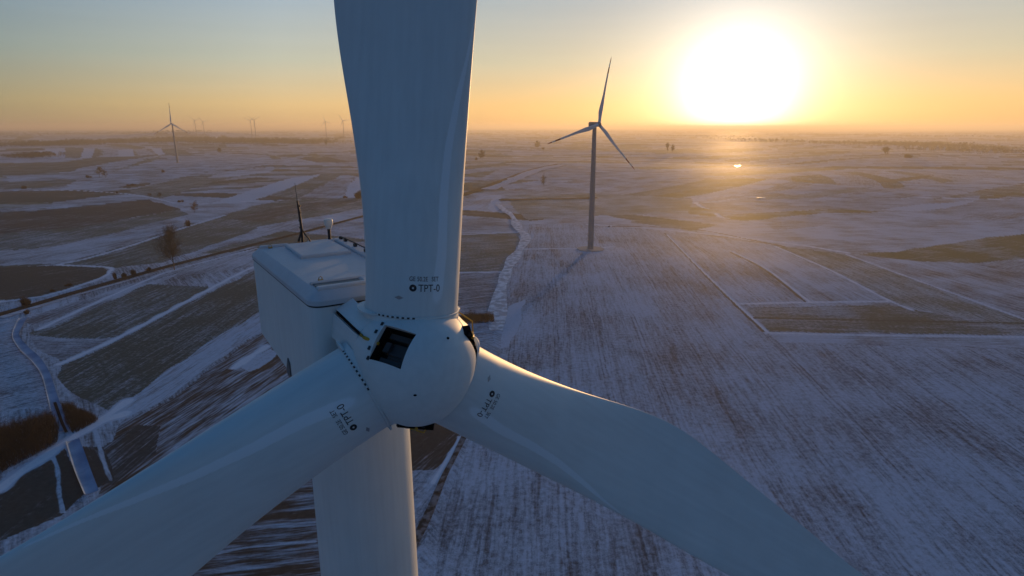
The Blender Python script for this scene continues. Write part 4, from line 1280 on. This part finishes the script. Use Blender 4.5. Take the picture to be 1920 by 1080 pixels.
V = [(-2.12, -5.35, -1.35), (-2.12, -5.75, -1.95), (-2.12, -5.35, -2.05), (-2.12, -5.15, -2.05), (-2.12, -5.15, -1.5)]
mb.add([(x - 0.004, y, z) for x, y, z in V] + [(x + 0.04, y, z) for x, y, z in V],
       [(0, 1, 2, 3, 4), (5, 9, 8, 7, 6)] + [(i, (i + 1) % 5, 5 + (i + 1) % 5, 5 + i) for i in range(5)])
mb.build('drain_cowl', M['grey'], nac, smooth=False)

mast = link(bpy.data.objects.new('lightning_mast', None), turbine)
mast.matrix_basis = NACM @ Matrix.Translation((-0.38, -9.50, 1.60))
mb = MB(); mb.tube([(0, 0, 0), (0, 0, 0.62), (-0.03, 0, 1.25), (-0.06, 0, 1.68)], [0.05, 0.05, 0.045, 0.03], 8)
for z_ in (0.62, 0.9, 1.2, 1.45):
    mb.tube([(-0.02, 0, z_), (-0.02, 0, z_ + 0.06)], 0.062, 8)
mb.build('pole', M['dark'], mast)
mb = MB(); mb.tube([(-0.06, 0, 1.66), (-0.09, 0, 2.35)], [0.016, 0.008], 6); mb.build('rod', M['grey'], mast)
for a in (20, 140, 260):
    mb = MB(); mb.tube([(0, 0, 0.62), (0.14 * math.cos(R(a)), 0.14 * math.sin(R(a)), 0.34), (0.24 * math.cos(R(a)), 0.24 * math.sin(R(a)), 0.22), (0.30 * math.cos(R(a)), 0.30 * math.sin(R(a)), 0.02)], 0.028, 8)
    mb.build('leg', M['dark'], mast)
sens = link(bpy.data.objects.new('weather_sensor', None), turbine)
sens.matrix_basis = NACM @ Matrix.Translation((0.66, -9.50, 1.62))
mb = MB(); mb.tube([(0, 0, 0), (0, 0, 0.52)], 0.06, 10); mb.build('post', M['dark'], sens)
mb = MB(); mb.tube([(0, 0, 0.50), (0, 0, 0.58), (0, 0, 0.66), (0, 0, 0.80), (0, 0, 0.86), (0, 0, 0.88)], [0.10, 0.12, 0.165, 0.175, 0.165, 0.13], 16)
mb.build('head', M['white'], sens)

# ---- tower
mb = MB()
zt = HUB[2] - TOWER_BASE[2] - 2.0
ks = [(0, 2.45), (1, 2.44), (20, 2.32), (45, 2.14), (70, 1.93), (85, 1.81), (zt - 8, 1.775), (zt - 0.6, 1.72), (zt, 1.70)]
mb.tube([(0, 0, z) for z, _ in ks], [r_ for _, r_ in ks], 96)
tower = mb.build('tower', M['paint'], turbine, deg=60)
for z in (24.0, 49.0, 74.0):
    mb = MB()
    r_ = float(np.interp(z, [a for a, _ in ks], [b for _, b in ks]))
    mb.tube([(0, 0, z - 0.05), (0, 0, z + 0.05)], r_ + 0.02, 96)
    mb.build('section_flange', M['paint'], tower)
mb = MB(); mb.tube([(0, 0, -0.4), (0, 0, 0.25)], 4.2, 48); mb.build('foundation', M['concrete'], turbine)
mb = MB(); mb.box((0, -2.5, 2.2), (0.5, 0, 0), (0, 0.09, 0), (0, 0, 1.1)); mb.build('door', M['grey'], tower, smooth=False)


# ------------------------------------------------------------------ the other turbines
M['far'] = paint_mat('far_backlit_paint', (0.27, 0.265, 0.265), rough=0.65, specks=0.0)  # white paint darkened: the backlit shade is put into the colour


def far_parts():
    """one set of meshes for every distant turbine: tower 1 unit tall scaled per copy, nacelle, hub"""
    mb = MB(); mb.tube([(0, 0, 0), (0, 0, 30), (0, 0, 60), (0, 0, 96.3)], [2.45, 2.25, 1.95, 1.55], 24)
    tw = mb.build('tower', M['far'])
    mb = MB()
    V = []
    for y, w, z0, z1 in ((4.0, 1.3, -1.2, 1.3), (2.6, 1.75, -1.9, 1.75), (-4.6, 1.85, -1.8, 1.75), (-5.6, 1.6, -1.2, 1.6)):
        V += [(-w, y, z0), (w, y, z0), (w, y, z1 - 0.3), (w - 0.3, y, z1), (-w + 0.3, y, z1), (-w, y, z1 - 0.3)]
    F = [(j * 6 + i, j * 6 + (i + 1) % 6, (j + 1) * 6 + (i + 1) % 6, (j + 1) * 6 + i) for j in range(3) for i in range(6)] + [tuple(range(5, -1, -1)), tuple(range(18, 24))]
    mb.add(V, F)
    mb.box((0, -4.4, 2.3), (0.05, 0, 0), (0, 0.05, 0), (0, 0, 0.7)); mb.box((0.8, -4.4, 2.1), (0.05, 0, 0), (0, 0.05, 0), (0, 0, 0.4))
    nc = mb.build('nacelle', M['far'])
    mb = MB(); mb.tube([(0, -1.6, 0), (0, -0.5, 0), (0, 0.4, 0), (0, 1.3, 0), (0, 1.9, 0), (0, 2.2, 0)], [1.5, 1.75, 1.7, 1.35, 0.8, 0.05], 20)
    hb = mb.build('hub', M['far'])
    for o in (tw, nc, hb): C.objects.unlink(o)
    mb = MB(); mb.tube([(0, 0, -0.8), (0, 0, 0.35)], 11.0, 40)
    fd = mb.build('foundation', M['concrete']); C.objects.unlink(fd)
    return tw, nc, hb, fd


FAR = far_parts()


def far_turbine(base_px, hub_py, dist, yaw, th, label, radius=None, base=None):
    """base_px: the foot in the photograph; dist: metres to it, None = where the ground is hit"""
    if dist is None:
        q = on_ground(*base_px)
    else:
        a = math.atan2(base_px[0] - 960, FOC * math.cos(PITCH) + (540 - hub_py) * math.sin(PITCH))
        x, y = dist * math.sin(a), dist * math.cos(a)
        q = Vector((x, y, float(terrain(x, y))))
    # height of the hub from its height in the picture
    d = math.hypot(q.x, q.y)
    az = math.atan2(q.x, q.y)
    tan = (540 - hub_py) / FOC
    # solve z: (z-cam) along ray
    y_ = q.y; k = tan
    dz = y_ * (k * math.cos(PITCH) - math.sin(PITCH)) / (math.cos(PITCH) + k * math.sin(PITCH))
    hz = CAM_Z + dz - q.z
    sc = (radius or 51.6) / 51.6
    root = empty('wind_turbine', q, label, 'wind turbine', 'wind turbines on the plain')
    rz = Matrix.Rotation(yaw, 4, 'Z')
    tw, nc, hb, fd = FAR
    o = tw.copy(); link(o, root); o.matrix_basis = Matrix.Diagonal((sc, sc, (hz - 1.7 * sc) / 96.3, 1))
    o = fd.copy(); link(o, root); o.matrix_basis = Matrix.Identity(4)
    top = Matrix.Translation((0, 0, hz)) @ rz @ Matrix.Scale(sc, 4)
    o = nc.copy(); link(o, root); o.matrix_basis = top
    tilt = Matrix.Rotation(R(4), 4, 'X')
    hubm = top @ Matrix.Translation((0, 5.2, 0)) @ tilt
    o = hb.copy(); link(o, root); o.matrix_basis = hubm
    for k in range(3):
        a = th + k * 2 * math.pi / 3
        # rotor faces +y of the nacelle; clockwise seen from the front
        d_ = np.array([-math.sin(a), 0, math.cos(a)]); t_ = np.array([-math.cos(a), 0, -math.sin(a)]); m_ = np.array([0, 1, 0])
        d2 = d_ * math.cos(R(2.5)) - m_ * math.sin(R(2.5)); m2 = m_ * math.cos(R(2.5)) + d_ * math.sin(R(2.5))
        b = link(bpy.data.objects.new('blade', BLADE_LO), root)
        b.matrix_basis = hubm @ mat4(t_, -m2, d2, (0, 0, 0))
    return root


# nearest neighbour right of the upright blade
far_turbine((1107, 467), 233, None, R(-148), R(14), 'white turbine with red-tipped blades standing alone on the snowy field left of the sun')
far_turbine((333, 305), 232, None, R(183), R(0), 'mid-distance turbine with one blade pointing straight up above a dark tree belt', radius=56)
for i, (bx_, hy, dst, yaw, th, lab, rad) in enumerate((
        (365, 226, 5600, 176, -48, 'tiny far turbine on the wooded rise, left of the close pair there', 56),
        (380.5, 228, 5800, 184, -40, 'tiny far turbine on the wooded rise, right one of the close pair there', 56),
        (469.5, 226, 5000, 180, -65, 'tiny far turbine at the hazy horizon, left of two standing nearly together', 56),
        (476.5, 225, 5000, 182, 62, 'tiny far turbine at the hazy horizon, right of two standing nearly together', 56),
        (610, 228, 5000, 170, -15, 'tiny far turbine alone between the close pair and the one beside the big blade', 56),
        (643, 226, 4800, 172, -35, 'tiny far turbine just left of the huge upright blade', 58))):
    far_turbine((bx_, 245), hy, dst, R(yaw), R(th), lab, rad)


# ------------------------------------------------------------------ trees, bushes and woods
def grow(mb_t, mb_c, rnd, p, d, length, rad, level, maxl, spread, kids, twig_r):
    n = 4 if level < 2 else 3
    pts, rads = [p], [rad]
    q, dd = np.array(p, float), np.array(d, float)
    for i in range(n):
        dd = dd + np.array([rnd.uniform(-1, 1), rnd.uniform(-1, 1), rnd.uniform(-0.3, 0.7)]) * (0.10 + 0.05 * level)
        dd /= np.linalg.norm(dd)
        q = q + dd * length / n
        pts.append(q.copy()); rads.append(max(twig_r, rad * (1 - 0.65 * (i + 1) / n)))
    mb = mb_t if level < 2 else mb_c
    mb.tube(pts, rads, 6 if level == 0 else (4 if level < 3 else 3), cap=False)
    if level >= maxl: return
    for k in range(kids[level]):
        t = rnd.uniform(0.22 if level == 0 else 0.15, 1.0)
        i = min(n - 1, int(t * n)); f = t * n - i
        bp = pts[i] * (1 - f) + pts[i + 1] * f
        bd = pts[i + 1] - pts[i]; bd /= np.linalg.norm(bd)
        side = np.cross(bd, np.array([rnd.uniform(-1, 1) for _ in range(3)])); side /= np.linalg.norm(side)
        a = R(rnd.uniform(28, 62) * spread)
        nd_ = bd * math.cos(a) + side * math.sin(a)
        ln = length * rnd.uniform(0.38, 0.62) * (1.15 - 0.45 * t if level == 0 else 1)
        grow(mb_t, mb_c, rnd, bp, nd_, ln, max(twig_r, rad * (1 - 0.6 * t) * 0.5), level + 1, maxl, spread, kids, twig_r)


def tree_meshes(seed, h, kids, maxl, twig_r, spread=1.0):
    rnd = random.Random(seed)
    a, b = MB(), MB()
    grow(a, b, rnd, np.array([0, 0, 0.0]), np.array([0, 0, 1.0]), h * 0.9, h * 0.018, 0, maxl, spread, kids, twig_r)
    t = a.build('trunk', M['bark'], None, deg=80); c = b.build('crown', M['twig'], None, deg=80)
    C.objects.unlink(t); C.objects.unlink(c)
    return t, c


def place_tree(proto, px, py, h_px, label, group=None, base_h=20.0, lean=0.0, wide=1.0, name='bare_tree', mat=None):
    q = on_ground(px, py)
    depth = q.y * math.cos(PITCH) + (CAM_Z - q.z) * math.sin(PITCH)
    h = h_px * depth / FOC / math.cos(PITCH)
    root = empty(name, q, label, 'tree', group)
    s = h / base_h
    for m in proto:
        o = m.copy(); link(o, root)
        if mat and o.name.startswith('crown'):
            o.data = o.data.copy(); o.data.materials[0] = mat
        o.matrix_basis = Matrix.Rotation(lean, 4, 'Y') @ Matrix.Diagonal((s * wide * 0.75, s * wide * 0.75, s, 1))
    return root


BIG_TREE = tree_meshes(11, 20.0, (30, 9, 6, 4), 4, 0.022, 0.95)
SMALL = [tree_meshes(20 + i, 20.0, (18, 7, 5), 3, 0.11, 1.0 + 0.1 * i) for i in range(3)]
FAR_TREE = [tree_meshes(30 + i, 20.0, (16, 8, 4), 3, 0.30, 1.1) for i in range(2)]


def stem(V, F, rnd, p, hh, lx, ly, thick):
    q = p + np.array([lx, ly, hh])
    sx, sy = rnd.uniform(-1, 1), rnd.uniform(-1, 1); l = math.hypot(sx, sy) + 1e-6
    sx, sy = sx / l * thick, sy / l * thick
    mid = p * 0.5 + q * 0.5 + np.array([rnd.gauss(0, 0.06), rnd.gauss(0, 0.06), 0]) * hh
    k = len(V)
    V += [p + (sx, sy, 0), p - (sx, sy, 0), mid + (sx * .8, sy * .8, 0), mid - (sx * .8, sy * .8, 0), q]
    F += [(k, k + 1, k + 3, k + 2), (k + 2, k + 3, k + 4)]
    for _ in range(3):                                  # side twigs
        t = rnd.uniform(0.3, 0.95); s0 = mid * (1 - t) + q * t
        e = s0 + np.array([rnd.gauss(0, 0.17), rnd.gauss(0, 0.17), rnd.uniform(0.0, 0.25)]) * hh
        k = len(V); V += [s0 + (0, 0, thick * .7), s0 - (0, 0, thick * .7), e]; F.append((k, k + 1, k + 2))


def place_bush(px, py, w_px, h_px, label, cat='bush', group=None, n=700, deep=0.9, mat=None, seed=1, name='bush', thick=None):
    """leafless scrub: many thin stems fanning out of a small ragged footprint into a rounded outline"""
    q = on_ground(px, py)
    depth = q.y * math.cos(PITCH) + (CAM_Z - q.z) * math.sin(PITCH)
    w = w_px * depth / FOC; h = h_px * depth / FOC
    thick = thick or max(0.03, 0.00028 * depth)
    rnd = random.Random(seed); V, F = [], []
    lobes = [(rnd.uniform(-0.55, 0.55), rnd.uniform(-0.5, 0.5), rnd.uniform(0.55, 1.0)) for _ in range(5)]
    for i in range(n):
        cx, cy, ch = lobes[rnd.randrange(5)]
        a, e = rnd.uniform(0, 6.283), math.acos(rnd.uniform(0.05, 1.0))
        rr = rnd.uniform(0.55, 1.0)
        tip = np.array([(cx + 0.55 * math.sin(e) * math.cos(a) * rr) * w / 2, (cy + 0.55 * math.sin(e) * math.sin(a) * rr) * w / 2 * deep, h * ch * (0.35 + 0.65 * math.cos(e)) * rr])
        p = np.array([cx * w / 2 + rnd.gauss(0, 0.12) * w / 2, cy * w / 2 * deep + rnd.gauss(0, 0.12) * w / 2 * deep, 0.0])
        stem(V, F, rnd, p, max(0.1, tip[2]), tip[0] - p[0], tip[1] - p[1], thick)
    o = mesh_from(name, V, F, mat or M['brush'], None, smooth=False)
    o.location = q
    return tag(o, label, cat, group)


def place_thicket(outline, h_px, n, label, seed, thick=0.045, mat=None):
    """a dense stand of leafless scrub filling a surveyed outline on the ground"""
    w = at(*np.array(densify(outline, 4, True)).T)
    c = w.mean(0); q = Vector((c[0], c[1], float(terrain(*c))))
    depth = q.y * math.cos(PITCH) + (CAM_Z - q.z) * math.sin(PITCH)
    h = h_px * depth / FOC
    rnd = random.Random(seed); V, F = [], []
    lo, hi = w.min(0), w.max(0)
    k = 0
    while k < n:
        x, y = rnd.uniform(lo[0], hi[0]), rnd.uniform(lo[1], hi[1])
        if not inside(w, np.array([x]), np.array([y]))[0]: continue
        k += 1
        dm = np.hypot(w[:, 0] - x, w[:, 1] - y).min()
        clump = 0.75 + 0.6 * mnoise.noise(Vector((x * 0.16, y * 0.16, seed)))
        hh = h * (0.45 + 0.55 * min(1, dm / 5.0)) * clump * rnd.choice((0.6, 0.8, 0.9, 1.0, 1.1, 1.5)) * rnd.uniform(0.7, 1.1)
        stem(V, F, rnd, np.array([x - q.x, y - q.y, float(terrain(x, y)) - q.z]), hh, rnd.gauss(0, 0.2) * hh, rnd.gauss(0, 0.2) * hh, thick)
    o = mesh_from('thicket', V, F, mat or M['brush'], None, smooth=False)
    o.location = q
    return tag(o, label, 'thicket')


# the tall bare tree on the road
place_tree(BIG_TREE, 327, 506, 68, 'tall bare tree beside the dark road on the left, the largest tree', wide=0.95)
g_far = 'bare trees scattered in the far fields'
for i, (px, py, h, lab, w) in enumerate((
        (187, 333, 17, 'taller of the two trees in the small clump below the striped fields, left', 1.3),
        (198, 333, 12, 'shorter tree in the small clump below the striped fields, left', 1.4),
        (280, 371, 8, 'left of two small round trees by the pale track, left middle distance', 1.6),
        (299, 372, 9, 'right of two small round trees by the pale track, left middle distance', 1.6),
        (413, 287, 8, 'single dark tree right of the mid-distance turbine', 1.3),
        (612, 274, 10, 'single tree before the far belt, left of the huge blade', 1.2),
        (904, 300, 15, 'taller bare tree right of the upright blade, in a pair with a low bush', 1.1),
        (1020, 350, 18, 'lone slim bare tree on the plain between the blade and the white turbine', 0.9),
        (1008, 279, 12, 'hazy tree just below the left blade tip of the white turbine', 1.2),
        (1251, 286, 14, 'left of two hazy trees below the sun glare', 0.75),
        (1261, 286, 12, 'right of two hazy trees below the sun glare', 0.75),
        (1660, 292, 13, 'lone tree at the edge of the far wood on the right', 1.5))):
    place_tree(SMALL[i % 3] if py > 300 else FAR_TREE[i % 2], px, py, h, lab, g_far, wide=w)
place_tree(SMALL[1], 364, 400, 18, 'small russet tree leaning over the field edge, left', None, lean=R(14), wide=1.2, name='russet_tree', mat=M['russet'])

g_b = 'low bushes dotted over the fields'
place_bush(165, 333, 14, 6, 'low brown bush left of the small clump of trees', group=g_b, seed=2, n=260)
place_bush(45, 354, 14, 9, 'dim round bush at the far left edge of the blue field', group=g_b, seed=3, n=300)
place_bush(339, 379, 12, 6, 'small dark bush right of the two round trees', group=g_b, seed=4, n=260)
place_bush(353, 424, 9, 14, 'narrow russet bush standing below the leaning russet tree', group=g_b, seed=5, n=300, mat=M['russet'])
place_bush(247, 348, 22, 5, 'long low dark bush in the blue left field', group=g_b, seed=6, n=300)
place_bush(307, 323, 9, 7, 'small red-brown bush below the mid-distance turbine', group=g_b, seed=7, n=200, mat=M['russet'])
place_bush(219, 362, 7, 5, 'tiny bush where two pale tracks meet, left', group=g_b, seed=8, n=150)
place_bush(892, 300, 9, 7, 'low bush beside the taller bare tree right of the blade', group=g_b, seed=9, n=200)
place_bush(1018, 280, 6, 5, 'tiny hazy bush right of the tree below the blade tip', group=g_b, seed=10, n=150)
place_bush(1703, 296, 17, 9, 'dark round thicket alone in the pale field, far right', group=g_b, seed=11, n=500)
place_bush(676, 371, 26, 18, 'dark brown bush half hidden by the left edge of the upright blade', group=g_b, seed=12, n=700)
place_bush(648, 371, 12, 5, 'low dark scrub just left of the bush half hidden by the upright blade', group=g_b, seed=13, n=300)
place_bush(50, 572, 20, 20, 'dark round bush on the road verge at the far left', group=g_b, seed=14, n=700)
place_bush(48, 588, 16, 10, 'low dark scrub where the frozen ditch meets the road', group=g_b, seed=15, n=350)
place_bush(1142, 0 + 425, 6, 3, 'tiny weed clump in the snowy field right of the white turbine', group=g_b, seed=16, n=80)
g_r = 'shrubs in a line along the road'
for i, (px, py, w, h, lab) in enumerate((
        (217, 523, 9, 16, 'tallest thin shrub of the row along the road, left end'),
        (232, 520, 14, 12, 'bushy shrub of the row along the road, second from its left end'),
        (252, 515, 12, 13, 'dark shrub in the middle of the row along the road'),
        (280, 508, 14, 9, 'low shrub of the row along the road, nearest the tall bare tree'),
        (130, 536, 20, 6, 'low dark hedge patch on the snowy path bend'),
        (100, 546, 16, 5, 'low brown hedge patch left of the snowy path bend'))):
    place_bush(px, py, w, h, lab, 'shrub', g_r, n=420, seed=40 + i, name='shrub', deep=0.6)
# thickets by the frozen ditch
place_thicket([(-70, 860), (0, 812), (60, 792), (98, 780), (112, 806), (106, 832), (0, 888), (-70, 925)], 34, 9000, 'large dark leafless thicket left of the frozen ditch', 60)
place_thicket([(116, 762), (140, 764), (172, 780), (186, 788), (160, 802), (138, 814), (124, 796)], 22, 3200, 'smaller red-brown thicket right of the frozen ditch', 61)
place_thicket([(858, 594), (925, 592), (927, 605), (864, 608)], 16, 2600, 'dark brown thicket right of the hub, behind the blade root', 62)


def wood(name, pts, h, depth_m, n, seed, label=None, gap=0.0):
    """a far belt of trees that reads as one mass"""
    rnd = random.Random(seed)
    q = densify(pts, 12)
    w = at(q[:, 0], q[:, 1])
    V, F = [], []
    for i in range(n):
        t = rnd.random() * (len(w) - 1); k = int(t); f = t - k
        if gap and mnoise.noise(Vector((t * 0.35, seed, 0))) < gap - 0.5: continue
        p = w[k] * (1 - f) + w[min(k + 1, len(w) - 1)] * f
        x, y = p[0] + rnd.gauss(0, depth_m * 0.25), p[1] + rnd.random() * depth_m
        z = float(terrain(x, y))
        hh = h * rnd.uniform(0.55, 1.15) * (0.85 + 0.4 * mnoise.noise(Vector((x / 90, y / 90, seed))))
        rr = hh * rnd.uniform(0.28, 0.45)
        for _ in range(46):
            a = rnd.uniform(0, 6.283); e = rnd.uniform(-0.5, 1.0)
            cr = rr * math.sqrt(max(0, 1 - e * e)) * rnd.uniform(0.55, 1.1)
            c = np.array([x + cr * math.cos(a), y + cr * math.sin(a), z + hh * 0.58 + e * hh * 0.45])
            s = rr * rnd.uniform(0.14, 0.34)
            u1 = np.array([rnd.uniform(-1, 1), rnd.uniform(-1, 1), rnd.uniform(-1, 1)]) * s
            u2 = np.array([rnd.uniform(-1, 1), rnd.uniform(-1, 1), rnd.uniform(-1, 1)]) * s
            kk = len(V); V += [c + u1, c - u1 * 0.6 + u2, c - u2]; F.append((kk, kk + 1, kk + 2))
        kk = len(V); V += [np.array([x - 0.4, y, z]), np.array([x + 0.4, y, z]), np.array([x, y, z + hh * 0.8])]; F.append((kk, kk + 1, kk + 2))
    o = mesh_from(name, V, F, M['wood'], None, smooth=False)
    tag(o, label, None, None, 'stuff')
    return o


wood('treeline', [(-60, 276), (60, 275), (140, 270), (250, 268)], 27, 380, 1100, 1, gap=0.2)
wood('treeline', [(240, 268), (330, 267), (420, 269), (480, 270)], 30, 520, 1300, 2)
wood('treeline', [(480, 270), (530, 270), (585, 271)], 27, 360, 520, 3, gap=0.3)
wood('treeline', [(575, 266), (615, 262), (650, 259)], 16, 260, 300, 4, gap=0.35)
wood('treeline', [(875, 252), (905, 252), (935, 254)], 18, 300, 260, 5)
wood('treeline', [(1400, 263), (1480, 266), (1560, 270), (1640, 272), (1720, 270)], 18, 500, 800, 6, gap=0.35)
wood('treeline', [(1690, 272), (1780, 275), (1850, 282), (1980, 293)], 20, 480, 1200, 7, gap=0.15)
wood('treeline', [(1480, 253), (1700, 256), (1980, 259)], 20, 700, 800, 8, gap=0.3)
wood('treeline', [(10, 297), (40, 297), (66, 296)], 14, 110, 260, 9)
wood('treeline', [(-60, 254), (120, 253), (230, 251), (310, 250)], 20, 600, 800, 10, gap=0.25)
wood('treeline', [(940, 262), (1000, 262), (1060, 258), (1200, 256)], 14, 320, 260, 11, gap=0.4)
wood('treeline', [(1200, 254), (1300, 256), (1420, 258)], 15, 360, 360, 12, gap=0.35)
wood('treeline', [(225, 244.5), (260, 243.5), (330, 242), (400, 243), (440, 244.5)], 20, 500, 900, 13)


# frozen puddles and melt-water glinting in the far fields
def pond(px, py, w_px, h_px, seed):
    c = at([px], [py])[0]; e = at([px + w_px / 2], [py])[0]; f_ = at([px], [py - h_px / 2])[0]
    rnd = random.Random(seed); n = 26
    V = [(c[0], c[1], 0)]
    for i in range(n):
        a = 2 * math.pi * i / n; k = 1 + 0.25 * math.sin(3 * a + seed) + rnd.uniform(-0.08, 0.08)
        V.append(tuple(c + (e - c) * math.cos(a) * k + (f_ - c) * math.sin(a) * k) + (0,))
    z = max(float(terrain(v[0], v[1])) for v in V) + 0.4
    o = mesh_from('frozen_pond', [(v[0], v[1], z) for v in V], [(0, 1 + i, 1 + (i + 1) % n) for i in range(n)], M['ice'])
    recalc(o)
    return tag(o, None, None, None, 'structure')


for i, (px, py, w, h) in enumerate(((1383, 312, 10, 1.9), (1425, 371, 15, 1.2))):
    pond(px, py, w, h, i)


# ------------------------------------------------------------------ the air
def build_haze():
    s = 24000.0
    z0, z1 = -12.0, 168.0
    V = [(-s, -s, z0), (s, -s, z0), (s, s, z0), (-s, s, z0), (-s, -s, z1), (s, -s, z1), (s, s, z1), (-s, s, z1)]
    F = [(0, 3, 2, 1), (4, 5, 6, 7), (0, 1, 5, 4), (1, 2, 6, 5), (2, 3, 7, 6), (3, 0, 4, 7)]
    m = bpy.data.materials.new('thin_haze'); m.use_nodes = True
    nt = m.node_tree; nt.nodes.clear()
    out = nd(nt, 'ShaderNodeOutputMaterial'); v = nd(nt, 'ShaderNodeVolumePrincipled')
    v.inputs['Color'].default_value = (*HAZE_COLOR, 1)
    v.inputs['Density'].default_value = HAZE_DENSITY
    v.inputs['Anisotropy'].default_value = HAZE_ANISO
    nt.links.new(v.outputs[0], out.inputs['Volume'])
    o = mesh_from('haze', V, F, m, None, smooth=False)
    tag(o, None, None, None, 'stuff')


build_haze()
